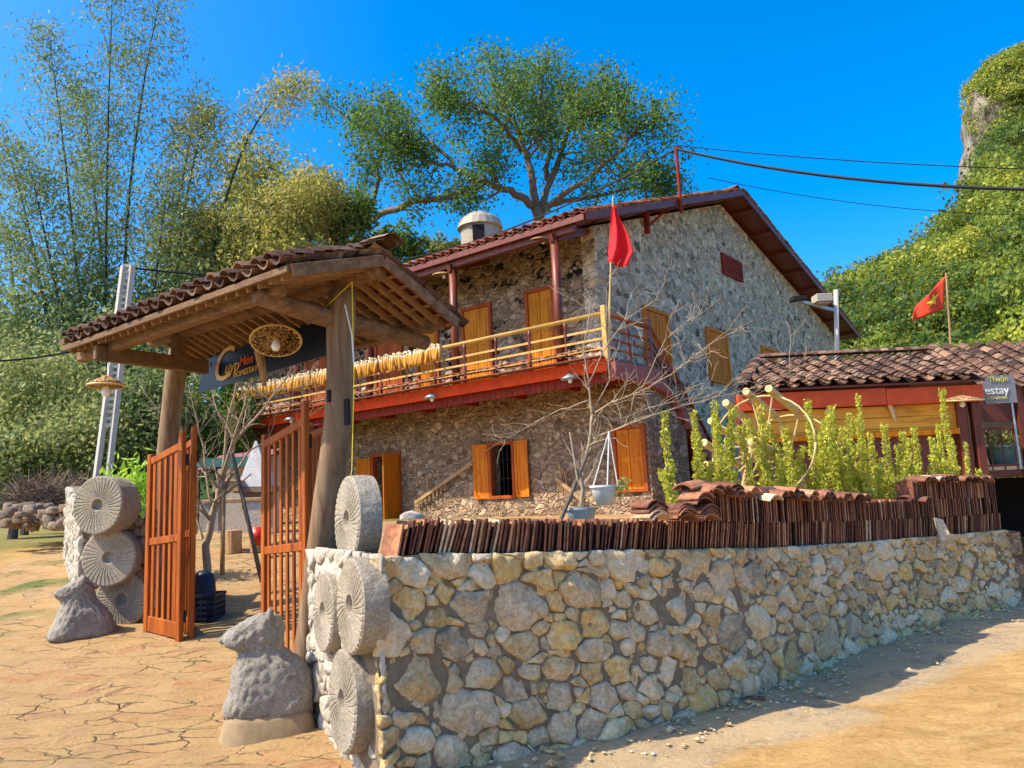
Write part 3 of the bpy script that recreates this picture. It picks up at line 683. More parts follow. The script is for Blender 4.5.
mb=MB(); mb.beam(GP(-2.7,FE[0]-.02,FE[1]-.02),GP(1.02,FE[0]-.02,FE[1]-.02),.03,.055,v=.7); mb.beam(GP(1.03,.05,RZ-.03),GP(1.03,FE[0],FE[1]-.03),.03,.09,v=.1,up=EZ); mb.beam(GP(1.03,.05,RZ-.03),GP(1.03,BE[0],BE[1]-.03),.03,.09,v=.1); mb.build('eave_board',M['gatebeam'],gate,bevel=.004)
def GD(y,z): return unit(EY*(y-.05)+EZ*(z-RZ))
mb=MB(); tile_rows(mb,GP(-2.66,.05,RZ+.02),EX,GD(*FE),3.7,.98,.19,.10,.2,.014,seed=3,hgt=.045)
tile_rows(mb,GP(-2.66,.05,RZ+.02),EX,GD(*BE),3.7,1.1,.19,.10,.2,.014,seed=4,hgt=.045)
mb.build('roof_tiles',M['tile'],gate)
mb=MB(); r_=random.Random(2)
for i in range(34):
    x=-2.6+i*.108; 
    for s in(0,1):
        V=[];
        for q in(0,1):
            for k in range(5):
                a=(k-2)/2; V.append(GP(x+q*.2,.05+a*.11,RZ+.095+.05*(1-a*a)+.02*(1-q)+s*.02*(x>-.3)+r_.uniform(-.004,.004)))
        for k in range(5): V.append(V[k]-EZ*.016)
        mb.add(V,[(k,k+1,6+k,5+k) for k in range(4)]+[(k+1,k,10+k,11+k) for k in range(4)],r_.random())
mb.build('ridge_tiles',M['tile'],gate)

def gate_leaf(P0,d,W,a,b,nsl=5,label=None,latch=True):
    """folding slatted gate leaf. a=(z0,z1) at the hinge side, b at the other side"""
    P0=np.array([*P0,0.]); d=unit(np.array([*d,0.])); n=np.cross(EZ,d)
    def Q(s,t,o=0): return P0+d*s*W+EZ*(a[0]+(b[0]-a[0])*s+t*((a[1]+(b[1]-a[1])*s)-(a[0]+(b[0]-a[0])*s)))+n*o
    sw_=.075/W
    mb=MB()
    for s in (sw_/2,1-sw_/2): mb.beam(Q(s,0),Q(s,1.0 if s>.5 else 1.03),.075,.05,up=n,v=.1)
    m=mb.build('gate_leaf',M['leafwood'],gate,bevel=.006)
    if label: m['label']=label
    for t,h in ((.955,.075),(.50,.075),(.055,.16)): mb=MB(); mb.beam(Q(sw_,t),Q(1-sw_,t),.042,h,v=.15); mb.build('rail',M['leafwood'],m,bevel=.006)
    for i in range(nsl):
        s=sw_+(1-2*sw_)*(i+.5)/nsl
        mb=MB(); mb.beam(Q(s,.06),Q(s,.95),.05,.02,up=n,v=random.random()*.4); mb.build('slat',M['leafwood'],m,bevel=.004)
    if latch:
        mb=MB(); mb.box(Q(1-sw_*.6,.50,-.045),(.05,.05,.06),d,n,EZ); mb.lathe(Q(1-sw_*.6,.50,-.07),[(.03,-.012),(.035,.0),(.02,.012)],n,10); mb.build('latch',M['metalgrey'],m)
    for t in (.12,.88): mb=MB(); mb.box(Q(.02,t,-.035),(.05,.02,.12),d,n,EZ); mb.build('hinge',M['black'],m)
    return m
gate_leaf((-1.79,6.76),(-.62,.785),1.02,(.15,2.50),(.17,2.36),nsl=6)
gate_leaf((-1.56,6.86),(-.52,.85),.8,(.15,2.46),(.22,2.42),latch=False)
pL=atz(181,643,.37); pL2=pL[:2]
gate_leaf(pL2,(-.80,.6),.70,(.37,2.46),(.43,2.30))
gate_leaf(pL2+np.array([.085,.06]),(-.60,.80),.74,(.39,2.50),(.45,2.40),latch=False)

# sign hung below the roof
TL,BL,TR,BR=onG(202,361,.42),onG(199,393,.42),onG(334,314,.42),onG(334,353,.42)
sg=thing('hanging_sign',tuple((BL+BR)/2),'dark navy shop sign with gold script hanging under the gate roof','sign')
mb=MB(); V=[TL,TR,BR,BL]; mb.prism([p for p in V],EY*.02,v=.3); mb.build('board',M['navy'],sg)
def text_part(parent,name,s,size,mat,O,U,Vv,Nn,ext=.004,shear=0,font=None):
    cu=bpy.data.curves.new(name,'FONT'); cu.body=s; cu.size=size; cu.extrude=ext; cu.shear=shear; cu.align_x='LEFT'; cu.resolution_u=3
    t=bpy.data.objects.new('tmp',cu); COL.objects.link(t); bpy.context.view_layer.update()
    me=bpy.data.meshes.new_from_object(t.evaluated_get(bpy.context.evaluated_depsgraph_get())); bpy.data.objects.remove(t)
    U,Vv,Nn=unit(U),unit(Vv),unit(Nn)
    for v in me.vertices: q=v.co.copy(); v.co=Vector(np.array(O)-OFF[parent]+U*q.x+Vv*q.y+Nn*q.z)
    me.materials.clear(); me.materials.append(mat); at=me.attributes.new('v','FLOAT','POINT')
    o=bpy.data.objects.new(name,me); COL.objects.link(o); o.parent=parent; OFF[o]=OFF[parent]; return o
Us=unit(TR-TL); Wd=np.linalg.norm(TR-TL); Hh=np.linalg.norm(TL-BL)
def SG(u,v): return TL*(1-u)*v+TR*u*v+BL*(1-u)*(1-v)+BR*u*(1-v)-EY*.008
k=Hh/.42
text_part(sg,'lettering','Nhà',.09*k,M['gold'],SG(.03,.74),Us,EZ,-EY)
text_part(sg,'lettering','C',.60*k,M['gold'],SG(.11,.16),Us,EZ,-EY,shear=.35)
text_part(sg,'lettering','uyp',.22*k,M['gold'],SG(.215,.33),Us,EZ,-EY,shear=.3)
text_part(sg,'lettering','Mèn',.17*k,M['redtext'],SG(.33,.42),Us,EZ,-EY,shear=.3)
text_part(sg,'lettering','HOMESTAY',.10*k,M['gold'],SG(.29,.14),Us,EZ,-EY,shear=.1)
mb=MB()
for u in (.12,.85): mb.tube([SG(u,1),SG(u,1)+EZ*.16],.006,5)
mb.build('hanger',M['rawpost'],sg)

def wicker_lamp(c,r,label,tilt=(0,0,1),drop=.3,flat=.25,bulb=True,mat='wicker'):
    c=np.array(c); t=thing('wicker_lamp',tuple(c),label,'lamp','wicker shade lamps'); ax=unit(tilt)
    mb=MB(); n=28
    prof=[(r,0),(r*.8,r*flat*.35),(r*.5,r*flat*.7),(r*.2,r*flat),(r*.06,r*flat*1.15),(r*.05,r*flat*1.12),(r*.2,r*flat-.012),(r*.5,r*flat*.7-.014),(r*.8,r*flat*.35-.014),(r,-.014)]
    mb.lathe(c,prof,ax,n,.5); mb.build('shade',M[mat],t,smooth=True)
    mb=MB()
    for k in range(18):
        an=2*pi*k/18; a=unit(np.cross(ax,[.3,1,.1])); b=np.cross(ax,a); dd=cos(an)*a+sin(an)*b
        mb.tube([c+ax*r*flat*1.1+dd*r*.06-ax*.016,c+dd*r*1.02-ax*.018],.006,4,.0)
    mb.tube([c+r*1.01*(cos(a_)*unit(np.cross(ax,[.3,1,.1]))+sin(a_)*np.cross(ax,unit(np.cross(ax,[.3,1,.1]))))-ax*.008 for a_ in np.linspace(0,2*pi,25)],.011,5,.2); mb.build('rim',M['bamboopole'],t)
    mb=MB(); mb.lathe(c-ax*.06,[(.001,-.055),(.03,-.045),(.042,-.01),(.03,.03),(.016,.06),(.016,.09)],ax,12); mb.build('bulb',M['bulb'],t,smooth=True)
    mb=MB(); mb.tube([c+ax*r*flat,c+ax*r*flat+EZ*drop],.005,5); mb.build('cord',M['cable'],t); return t
wicker_lamp(onG(276,340,-.1),.215,'woven wicker lamp with a bare white bulb under the middle of the gate roof',(-.12,.5,1),.12,.22)
wicker_lamp(onG(106,385,-.75),.165,'small conical wicker lamp hanging left of the gate, in front of the tall bamboo',(0,0,1),.42,.5)
mb=MB(); mb.tube([onG(258,338,.1),onG(259,352,.1),onG(263,372,.1),onG(264,386,.1)],[.03,.045,.035,.02],8,.2); tag(mb.build('hanging_rope',M['rawpost'],loc=tuple(onG(258,338,.1)),smooth=True),'pale twisted rope bundle hanging beside the gate lamp','rope')
mb=MB(); mb.tube([onG(352,282,-.13),onG(354,380,-.13),onG(352,470,-.13),onG(337,560,-.13)],.004,5); mb.tube([onG(352,282,-.13),onG(310,322,-.1),onG(277,300,-.1)],.004,5)
tag(mb.build('yellow_cord',plain('yellow_cord_sheath',(.75,.6,.03),.5,.1),loc=tuple(onG(354,380,-.13))),'thin yellow cord running down the right gate post','cord')
mb=MB(); pts=[onG(345,305,-.14),onG(352,335,-.14),onG(354,365,-.14)]; mb.tube(pts,.006,5); tag(mb.build('white_cord',M['white'],loc=tuple(pts[0])),'thin white cord slung around the right gate post','cord')

# ================================================================ HOUSE
house=thing('stone_house',tuple(W0+EZ*1.3),'two storey stone farmhouse with orange shutters and a long wooden balcony','house')
XL=-15.0; DK=4.35
mb=MB(); holes=[(-7.45,-6.45,1.2,3.05),(-3.28,-2.6,1.78,3.02)]
wall_cells(mb,HP,XL,0,.8,DK,holes); mb.build('wall',M['facadelow'],house)
mb=MB(); mb.hbox(0,1.02,.0,.35,.8,DK-.3); mb.hbox(.75,1.02,.352,1.8,.8,DK-.3); mb.build('wall',M['facadelow'],house)
RY,RZZ=7.5,10.55; EZ0=7.42; EY0=-1.45; BYY,BZZ=19.2,7.75
def rz(y): return np.where(y<RY,EZ0+(RZZ-EZ0)*(y-EY0)/(RY-EY0),BZZ+(RZZ-BZZ)*(BYY-y)/(BYY-RY))
mb=MB(); mb.hbox(XL,-.36,0,.35,DK,float(rz(0))-.05); mb.build('wall',M['facade'],house)
mb=MB(); ye=18.0
poly=[HP(-.35,0.001,DK),HP(-.35,ye,DK),HP(-.35,ye,float(rz(ye))-.22),HP(-.35,RY,RZZ-.22),HP(-.35,0.001,float(rz(0))-.22)]
mb.prism(poly,EX*.35); mb.hbox(-.35,0,.36,ye,.8,DK-.001); mb.build('gable_wall',M['gable'],house)
mb=MB(); mb.hbox(XL+.01,-.4,ye-.4,ye,.8,7.5); mb.hbox(XL,XL+.35,.36,ye-.4,.8,7.0); mb.build('wall',M['gable'],house)
# near-black sheet painted as indoor shade behind the open door and window
mb=MB(); mb.hbox(-8.2,-1.8,2.6,2.62,.9,3.9); mb.build('interior_shade',M['paintedshade'],house)
# roof
XR=.7
mb=MB()
for (y0,z0,y1,z1) in ((RY,RZZ,EY0,EZ0),(RY,RZZ,BYY,BZZ)):
    V=[HP(x,y,z+dz) for x in(XL-.5,XR) for (y,z) in((y0,z0),(y1,z1)) for dz in(-.05,0.0)]
    mb.add(V,[(0,1,3,2),(4,6,7,5),(0,4,5,1),(2,3,7,6),(0,2,6,4),(1,5,7,3)],.3)
roof=mb.build('roof',M['redwood'],house)
mb=MB(); Df=unit(EY*(EY0-RY)+EZ*(EZ0-RZZ)); Db=unit(EY*(BYY-RY)+EZ*(BZZ-RZZ))
SF=float(np.hypot(EY0-RY,EZ0-RZZ)); SB=float(np.hypot(BYY-RY,BZZ-RZZ))
tile_rows(mb,HP(XL-.5,RY,RZZ+.005),EX,Df,XR-XL+.5,SF+.06,.27,.19,.26,.01,seed=11,rows=12)
for s in range(2):  # rake columns and the rest of the slope
    tile_rows(mb,HP(XR-1.35,RY,RZZ+.005),EX,(Df,Db)[s],1.35,(SF+.06,SB)[s],.27,.19,.26,.01,seed=12+s)
mb.build('roof_tiles',M['tilered'],roof)
mb=MB()
for (y1,z1) in ((EY0+2.1,EZ0+(2.1/(RY-EY0))*(RZZ-EZ0)),(BYY,BZZ)):
    n=64; x0,x1=XL-.5,XR-1.2
    V=[];
    for i in range(n*4+1):
        x=x0+(x1-x0)*i/(n*4); h=.05+.045*cos(i*pi/2)
        V+=[HP(x,RY,RZZ+h),HP(x,y1,z1+h)]
    mb.add(V,[(2*i,2*i+2,2*i+3,2*i+1) for i in range(n*4)],.5)
mb.build('upper_slope_tiles',M['tilered'],roof,smooth=True)
mb=MB()
for i in range(40):
    y=RY; x=XR-.1-i*.4; V=[]
    for q in(0,1):
        for k in range(5):
            a=(k-2)/2; V.append(HP(x-q*.42,RY+a*.16,RZZ+.12+.09*(1-a*a)+.02*(1-q)))
    mb.add(V,[(k,k+1,6+k,5+k) for k in range(4)],random.random())
mb.build('ridge_tiles',M['tilered'],roof)
# barge boards, battens and rafters seen from below
mb=MB(); 
for (y1,z1) in ((EY0,EZ0),(BYY,BZZ)):
    mb.beam(HP(XR+.02,RY,RZZ-.06),HP(XR+.02,y1,z1-.06),.05,.16,v=.2)
mb.build('barge_board',M['redwood'],roof)
mb=MB(); mb.beam(HP(XL-.5,EY0-.02,EZ0-.07),HP(XR,EY0-.02,EZ0-.07),.05,.13,v=.3); mb.build('eave_board',M['redwood'],roof)
mb=MB()
for i in range(8):
    t=(i+.6)/8
    for (y1,z1) in ((EY0,EZ0),(BYY,BZZ)):
        y=RY+(y1-RY)*t; z=RZZ+(z1-RZZ)*t; mb.beam(HP(-.6,y,z-.10),HP(XR-.02,y,z-.10),.12,.10,v=.4)
mb.build('purlin',M['redwood'],roof)
for x in np.arange(XL,.7,.62):
    mb=MB(); mb.beam(HP(x,1,float(rz(1))-.11),HP(x,EY0+.03,EZ0-.10),.07,.11,v=random.random(),up=EX); mb.build('rafter',M['redwood'],roof)
mb=MB(); mb.beam(HP(XL,-1.3,EZ0-.19),HP(.35,-1.3,EZ0-.19),.14,.15,v=.4); mb.build('eave_beam',M['redwood'],roof)
# upper storey posts
for x in (-.18,-3.13,-6.1,-9.1,-12.1):
    mb=MB(); mb.tube([HP(x,-1.3,DK),HP(x,-1.3,EZ0-.25)],.095,12,.1); mb.build('balcony_post',M['redwood'],house,smooth=True)
    mb=MB(); mb.beam(HP(x,-1.45,EZ0-.30),HP(x,0,EZ0+.2),.1,.16,up=EZ,v=.5); mb.build('tie_beam',M['redwood'],house)
# doors and windows
def door(x0,x1,z0,z1,mat,P,frame='doorred',panels=2,flip=False,name='door'):
    mb=MB(); f=.09
    for a,b,c,d in ((x0,x0+f,z0,z1),(x1-f,x1,z0,z1),(x0+f,x1-f,z1-f,z1),(x0+f,x1-f,z0,z0+.05)):
        V=[P(x,y,z) for x in(a,b) for y in(-.06,.02) for z in(c,d)]; mb.add(V,[(0,1,3,2),(4,6,7,5),(0,4,5,1),(2,3,7,6),(0,2,6,4),(1,5,7,3)],.3)
    fr=mb.build(name,M[frame],house,bevel=.006)
    wd=(x1-x0-2*f-.012*(panels-1))/panels
    for i in range(panels):
        a=x0+f+i*(wd+.012); mb=MB()
        V=[P(x,y,z) for x in(a,a+wd) for y in(-.022,.015) for z in(z0+.055,z1-f-.004)]; mb.add(V,[(0,1,3,2),(4,6,7,5),(0,4,5,1),(2,3,7,6),(0,2,6,4),(1,5,7,3)],random.random()*.5)
        H=z1-z0; s=.22*wd
        for t0,t1 in ((.08,.44),(.52,.86)):     # raised fields
            V=[P(x,y,z) for x in(a+s,a+wd-s) for y in(-.034,-.0225) for z in(z0+H*t0,z0+H*t1)]; mb.add(V,[(0,1,3,2),(4,6,7,5),(0,4,5,1),(2,3,7,6),(0,2,6,4),(1,5,7,3)],random.random()*.5)
        mb.build('leaf' if name=='door' else 'shutter',M[mat],fr,bevel=.005)
    return fr
door(-2.0,-1.15,DK,6.6,'doorwood',HP); door(-4.05,-3.05,DK,6.55,'doorwood',HP,'doorred'); door(-5.65,-4.85,DK,6.5,'doorwood',HP); door(-7.3,-6.2,DK,6.5,'doorred',HP); door(-10.4,-9.4,DK,6.5,'doorred',HP)
door(.16,.96,1.72,3.14,'orange',HP,name='window')
GB=lambda a,y,z: HP(-y,a,z)      # gable plane: a along the gable
door(2.0,3.35,DK,6.22,'orange',GB,'doorwood'); door(5.6,7.05,4.68,6.24,'orange',GB,'doorwood',name='window'); door(9.75,11.35,4.68,6.24,'orange',GB,'doorwood',name='window')
mb=MB()
for a,b,c,d in ((7.15,7.25,8.08,8.72),(8.55,8.65,8.08,8.72),(7.25,8.55,8.64,8.72),(7.25,8.55,8.08,8.15)):
    V=[GB(x,y,z) for x in(a,b) for y in(-.07,.02) for z in(c,d)]; mb.add(V,[(0,1,3,2),(4,6,7,5),(0,4,5,1),(2,3,7,6),(0,2,6,4),(1,5,7,3)],.3)
vent=mb.build('vent_window',M['darkred'],house)
mb=MB()
for i in range(9):
    x=7.3+i*.145; V=[GB(xx,y,z) for xx in(x,x+.09) for y in(-.05,-.02) for z in(8.15,8.64)]; mb.add(V,[(0,1,3,2),(4,6,7,5),(0,4,5,1),(2,3,7,6),(0,2,6,4),(1,5,7,3)],.3)
V=[GB(xx,y,z) for xx in(7.25,8.55) for y in(-.018,-.004) for z in(8.15,8.64)]; mb.add(V,[(0,1,3,2),(4,6,7,5),(0,4,5,1),(2,3,7,6),(0,2,6,4),(1,5,7,3)],.9)
mb.build('slat',M['darkred'],vent)
# barred window with open shutters
mb=MB()
for a,b,c,d in ((-3.34,-3.26,1.72,3.08),(-2.62,-2.54,1.72,3.08),(-3.26,-2.62,3.0,3.08),(-3.26,-2.62,1.72,1.80)): mb.hbox(a,b,-.05,.1,c,d)
wf=mb.build('window',M['doorred'],house,bevel=.006)
mb=MB()
for i in range(5): x=-3.2+i*.13; mb.tube([HP(x,.05,1.8),HP(x,.05,3.0)],.011,6)
mb.tube([HP(-3.26,.05,2.2),HP(-2.62,.05,2.2)],.009,5); mb.tube([HP(-3.26,.05,2.65),HP(-2.62,.05,2.65)],.009,5); mb.build('bars',M['black'],wf)
def shutter(x0,x1,z0,z1,y0,par,lean=0):
    mb=MB(); 
    f=.07
    def B(a,b,c,d,e,g): 
        V=[HP(x,y+lean*(x-(x1 if lean>0 else x0)),z) for x in(a,b) for y in(e,g) for z in(c,d)]; mb.add(V,[(0,1,3,2),(4,6,7,5),(0,4,5,1),(2,3,7,6),(0,2,6,4),(1,5,7,3)],.2)
    B(x0,x0+f,z0,z1,y0-.045,y0-.01); B(x1-f,x1,z0,z1,y0-.045,y0-.01)
    for z in (z0,(z0+z1)/2-f/2,z1-f): B(x0+f,x1-f,z,z+f,y0-.045,y0-.01)
    B(x0+f,x1-f,z0+f,z1-f,y0-.03,y0-.02); return mb.build('shutter',M['orange'],par,bevel=.004)
shutter(-3.78,-3.35,1.74,3.06,0,wf,.12); shutter(-2.53,-2.10,1.74,3.06,0,wf,-.12)
mb=MB(); 
for a,b,c,d in ((-7.53,-7.44,1.2,3.12),(-6.46,-6.38,1.2,3.12),(-7.44,-6.46,3.03,3.12)): mb.hbox(a,b,-.05,.1,c,d)
df=mb.build('door',M['doorred'],house)
mb=MB(); mb.hbox(-6.44,-6.40,-.62,-.06,1.35,3.02); mb.hbox(-6.455,-6.441,-.54,-.14,1.5,2.1); mb.hbox(-6.455,-6.441,-.54,-.14,2.25,2.9); mb.build('leaf',M['orange'],df,bevel=.004)
mb=MB(); mb.hbox(-8.15,-7.56,-.05,-.012,1.35,3.02); 
for z in (1.45,1.85,2.25,2.62): mb.hbox(-8.07,-7.64,-.062,-.051,z,z+.26)
mb.build('leaf',M['orange'],df,bevel=.004)
# balcony: deck, joists, fascia, soffit, tile skirt
mb=MB(); mb.hbox(XL,1.12,-1.42,-.0,DK-.06,DK); mb.hbox(.0,1.12,.0,.5,DK-.06,DK); mb.hbox(.0,.5,.5,3.4,DK-.06,DK); bal=mb.build('balcony',M['redwood'],house)
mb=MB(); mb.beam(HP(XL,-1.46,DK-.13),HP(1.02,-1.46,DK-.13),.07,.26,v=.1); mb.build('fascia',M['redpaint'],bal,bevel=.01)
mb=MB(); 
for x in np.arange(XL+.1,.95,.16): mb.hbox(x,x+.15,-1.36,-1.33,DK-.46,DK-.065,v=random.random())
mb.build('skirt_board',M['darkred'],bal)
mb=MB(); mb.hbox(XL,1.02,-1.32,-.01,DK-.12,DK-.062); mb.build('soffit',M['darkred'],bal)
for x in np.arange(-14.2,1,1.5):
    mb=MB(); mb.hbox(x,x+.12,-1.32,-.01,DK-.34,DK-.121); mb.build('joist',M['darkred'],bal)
mb=MB(); tile_rows(mb,HP(XL,-1.40,DK+.16),EX,unit(-EY*.30-EZ*.10),15.95,.22,.20,.12,.2,.01,seed=21,hgt=.04); mb.hbox(XL,.98,-1.70,-1.42,DK+.02,DK+.035); mb.build('tile_skirt',M['tilered'],bal)
# railing
RT=5.27
mb=MB(); mb.tube([HP(XL,-1.40,RT),HP(.98,-1.40,RT)],.05,8,.2); mb.build('handrail',M['yellowrail'],bal,smooth=True)
mb=MB(); mb.tube([HP(.98,-1.40,RT),HP(.98,.4,RT-.02)],.045,8,.3); mb.build('handrail',M['doorred'],bal,smooth=True)
for z in (.22,.42,.62): mb=MB(); mb.beam(HP(XL,-1.40,DK+z),HP(.98,-1.40,DK+z),.03,.045,v=random.random()*.5); mb.build('rail',M['yellowrail'],bal)
for z in (.22,.42,.62): mb=MB(); mb.beam(HP(.98,-1.40,DK+z),HP(.98,.42,DK+z),.03,.04,v=random.random()); mb.build('rail',M['doorred'],bal)
def turned(P,z0,z1,name='baluster',mat='redwood',par=None,r=.038):
    mb=MB(); c=P(z0); H=z1-z0
    mb.lathe(c,[(r,0),(r,.12*H),(r*.6,.16*H),(r*1.15,.28*H),(r*.6,.42*H),(r*.5,.5*H),(r*.6,.58*H),(r*1.15,.72*H),(r*.6,.84*H),(r,.88*H),(r,H)],(0,0,1),8,.2); return mb.build(name,M[mat],par,smooth=True)
x=.98-.95
while x>XL+.3:
    turned(lambda z:HP(x,-1.40,z),DK,RT-.03,par=bal); x-=.93
mb=MB(); mb.beam(HP(.98,-1.40,DK-.1),HP(.98,-1.40,RT+.16),.11,.11,up=EX,v=.1); mb.build('newel_post',M['yellowrail'],bal,bevel=.01)
turned(lambda z:HP(.98,-.5,z),DK,RT,par=bal); 
mb=MB(); mb.beam(HP(.98,.42,DK-.1),HP(.98,.42,RT+.16),.10,.10,up=EX,v=.3); mb.build('newel_post',M['redwood'],bal,bevel=.01)
# staircase down the gable
stair=[(.42,DK),]; n=14; dy,dz=3.3/n,(DK-1.4)/n; prof=[(-1.4,DK-.062),(.5,DK-.062)]
y,z=.5,DK
for i in range(n): z-=dz; prof.append((y,z)); y+=dy; prof.append((y,z))
prof+=[(3.8,1.2),(3.55,1.2),(3.3,1.75),(3.0,2.35),(2.6,2.85),(2.1,3.28),(1.5,3.6),(.8,3.82),(0,3.93),(-1.4,3.95)]
# body as vertical strips so that the curved underside stays clean
top=[(a,b) for a,b in prof[:2+2*n]]; 
def lowz(y): return float(np.interp(y,[-1.4,0,.8,1.5,2.1,2.6,3.0,3.3,3.55,3.8],[3.95,3.93,3.82,3.6,3.28,2.85,2.35,1.75,1.2,1.2]))
mb=MB(); mb2=MB()
ys=[-1.4,-.5,0,.5]; yy=[(a,b,DK-.062) for a,b in zip(ys,ys[1:])]; y,z=.5,DK
for i in range(n): z-=dz; yy.append((y,y+dy,z)); y+=dy
for a,b,zt in yy:
    for (x0,x1,mm,off) in ((1.04,1.16,mb,0),(.02,1.04,mb2,.03)):
        if mm is mb2 and b<.4: continue
        V=[HP(x,q,zz) for x in(x0,x1) for q,zz in ((a,lowz(a)+off),(b,lowz(b)+off),(b,zt),(a,zt))]
        mm.add(V,[(0,1,2,3),(7,6,5,4),(0,4,5,1),(1,5,6,2),(2,6,7,3),(3,7,4,0)],.3)
stb=mb2.build('staircase',M['darkred'],house); mb.build('stringer',M['pink'],stb)
mb=MB()
for i in range(n): mb.hbox(.04,1.03,.5+i*dy-.02,.5+(i+1)*dy,DK-(i+1)*dz+.004,DK-(i+1)*dz+.035)
mb.build('tread',M['redwood'],stb)
sl=-(DK-1.4)/3.3
mb=MB(); mb.tube([HP(1.0,.45,RT-.02),HP(1.0,3.75,RT+sl*3.3-.02)],.045,8,.6)
mb.build('handrail',M['doorred'],stb,smooth=True)
for o in (.25,.45,.65): mb=MB(); mb.beam(HP(1.0,.45,RT-.02-o),HP(1.0,3.75,RT+sl*3.3-.02-o),.045,.05,v=.5); mb.build('rail',M['redwood'],stb)
for i in range(8):
    yb=.85+i*.40; zt=RT-.04+sl*(yb-.45); turned(lambda z:HP(1.0,yb,z),zt-.95,zt,par=stb,r=.05)
# cable mast and bracket on the gable
mb=MB(); mb.tube([HP(XR+.1,2.95,8.6),HP(XR+.1,2.95,10.35)],.045,8); mb.beam(HP(.05,2.5,8.15),HP(.05,2.5,9.05),.12,.12,up=EX); mb.beam(HP(.05,2.5,8.95),HP(XR+.1,2.95,8.95),.07,.07); mb.beam(HP(.05,2.5,8.3),HP(XR-.1,2.95,8.9),.05,.05)
mb.build('cable_mast',M['darkred'],house)

# lamps along the eave and under the balcony
for (px,py,yo,lab) in ((543,239,-1.2,'round wicker lamp under the house eave nearest the right corner'),(444,274,-1.2,'round wicker lamp under the house eave next to the second balcony post')):
    wicker_lamp(onH(px,py,yo),.27,lab,(0,-.15,1),.12,.28)
for i,(px,py,lab) in enumerate(((570,379,'tin lamp with white bulb under the balcony near the corner'),(432,398,'tin lamp with white bulb under the balcony, above the ground floor door'),(291,420,'tin lamp with white bulb under the balcony, seen between the gate posts'))):
    c=onH(px,py,-1.5); t=thing('tin_lamp',tuple(c),lab,'lamp','tin lamps under the balcony')
    mb=MB(); mb.lathe(c,[(.2,0),(.13,.05),(.04,.10),(.03,.14),(.02,.09),(.12,.035),(.19,-.01)],(0,0,1),16); mb.build('shade',M['metalgrey'],t,smooth=True)
    mb=MB(); mb.lathe(c,[(.001,-.09),(.04,-.07),(.05,-.03),(.025,.02)],(0,0,1),10); mb.build('bulb',M['bulb'],t,smooth=True)
    mb=MB(); mb.tube([c+EZ*.12,c+EZ*.14+EY*.15],.02,6); mb.build('bracket',M['black'],t)

# corn cobs drying on the balcony rail
r_=random.Random(9)
def corn_cob(c,first=None,tilt=0):
    if first is not None:
        o=first.copy(); COL.objects.link(o); o.location=c; o.rotation_euler=(r_.uniform(-.2,.2),r_.uniform(-.25,.25),r_.uniform(0,6)); s=r_.uniform(.85,1.15); o.scale=(s,s,s); return o
    mb=MB(); c=np.array(c)
    mb.lathe(c,[(.001,-.30),(.022,-.285),(.034,-.22),(.042,-.12),(.044,-.05),(.038,-.02)],(0,0,1),9,.2,m=0)
    mb.lathe(c,[(.038,-.025),(.046,-.01),(.03,.03),(.02,.06),(.045,.10),(.001,.11)],(0,0,1),7,.2,m=1)
    o=mb.build('corn_cob',[M['corn'],M['husk']],loc=tuple(c),smooth=True)
    return tag(o,'yellow corn cob hanging by its husk in the row along the balcony rail','corn cob','corn cobs drying on the balcony rail')
first=None
for i in range(128):
    x=-3.45-i*.067; c=HP(x+r_.uniform(-.02,.02),-1.49+r_.uniform(-.015,.015),RT+.0+r_.uniform(-.05,.02))
    o=corn_cob(tuple(c),first)
    if first is None: first=o

# wooden farm tools on the facade
def tool(px0,px1,label,mirror=False):
    t=thing('wooden_harrow',tuple(onH((px0[0]+px1[0])/2,max(px0[1],px1[1]),-.1)),label,'farm tool','old farm tools on the house wall')
    a,b=onH(*px0,-.09),onH(*px1,-.12); mb=MB(); mb.beam(a,b,.05,.08,v=.2); mb.build('beam',M['rawpost'],t)
    mb=MB(); d=unit(b-a)
    for k in range(8): p=a+(b-a)*(.05+.07*k); mb.beam(p,p-EZ*.22,.02,.02,up=EX)
    mb.build('teeth',M['rawpost'],t)
    mb=MB(); m=a*.75+b*.25; mb.beam(m,m+EZ*.45-EX*.05,.03,.03,up=EX); m2=a*.55+b*.45; mb.beam(m2,m2+EZ*.32-EX*.05,.03,.03,up=EX); mb.beam(m+EZ*.42-EX*.1,m2+EZ*.3,.03,.03); mb.build('handle',M['rawpost'],t)
tool((415,503),(472,463),'long wooden harrow leaning on the wall between the open door and barred window')
tool((556,478),(582,500),'short wooden harrow leaning on the wall right of the barred window')
# ================================================================ OUTBUILDING (right)
X1=np.array([1.,0,0]); Y1=np.array([0,1.,0])
def WPt(x,y,z): return np.array([x,y,z],float)
ob=thing('outbuilding',(5.8,13.5,1.2),'low timber shed of golden planks with a weathered tile roof, behind the shrubs','shed')
eL,eR=aty(740,391,12.6),aty(986,378,12.6); ez=(eL[2]+eR[2])/2; rzv=aty(880,359,14.4)[2]
ox0,ox1=float(eL[0]),float(eR[0]); 
Dn=unit(np.array([0,12.6-14.4,ez-rzv])); SLn=float(np.hypot(1.8,ez-rzv)); O=WPt(ox0,14.4,rzv)
mb=MB(); tile_rows(mb,O,X1,Dn,ox1-ox0,SLn,.28,.13,.2,.016,left=lambda s:.95*(1-s/SLn),seed=31,hgt=.05,th=.018)
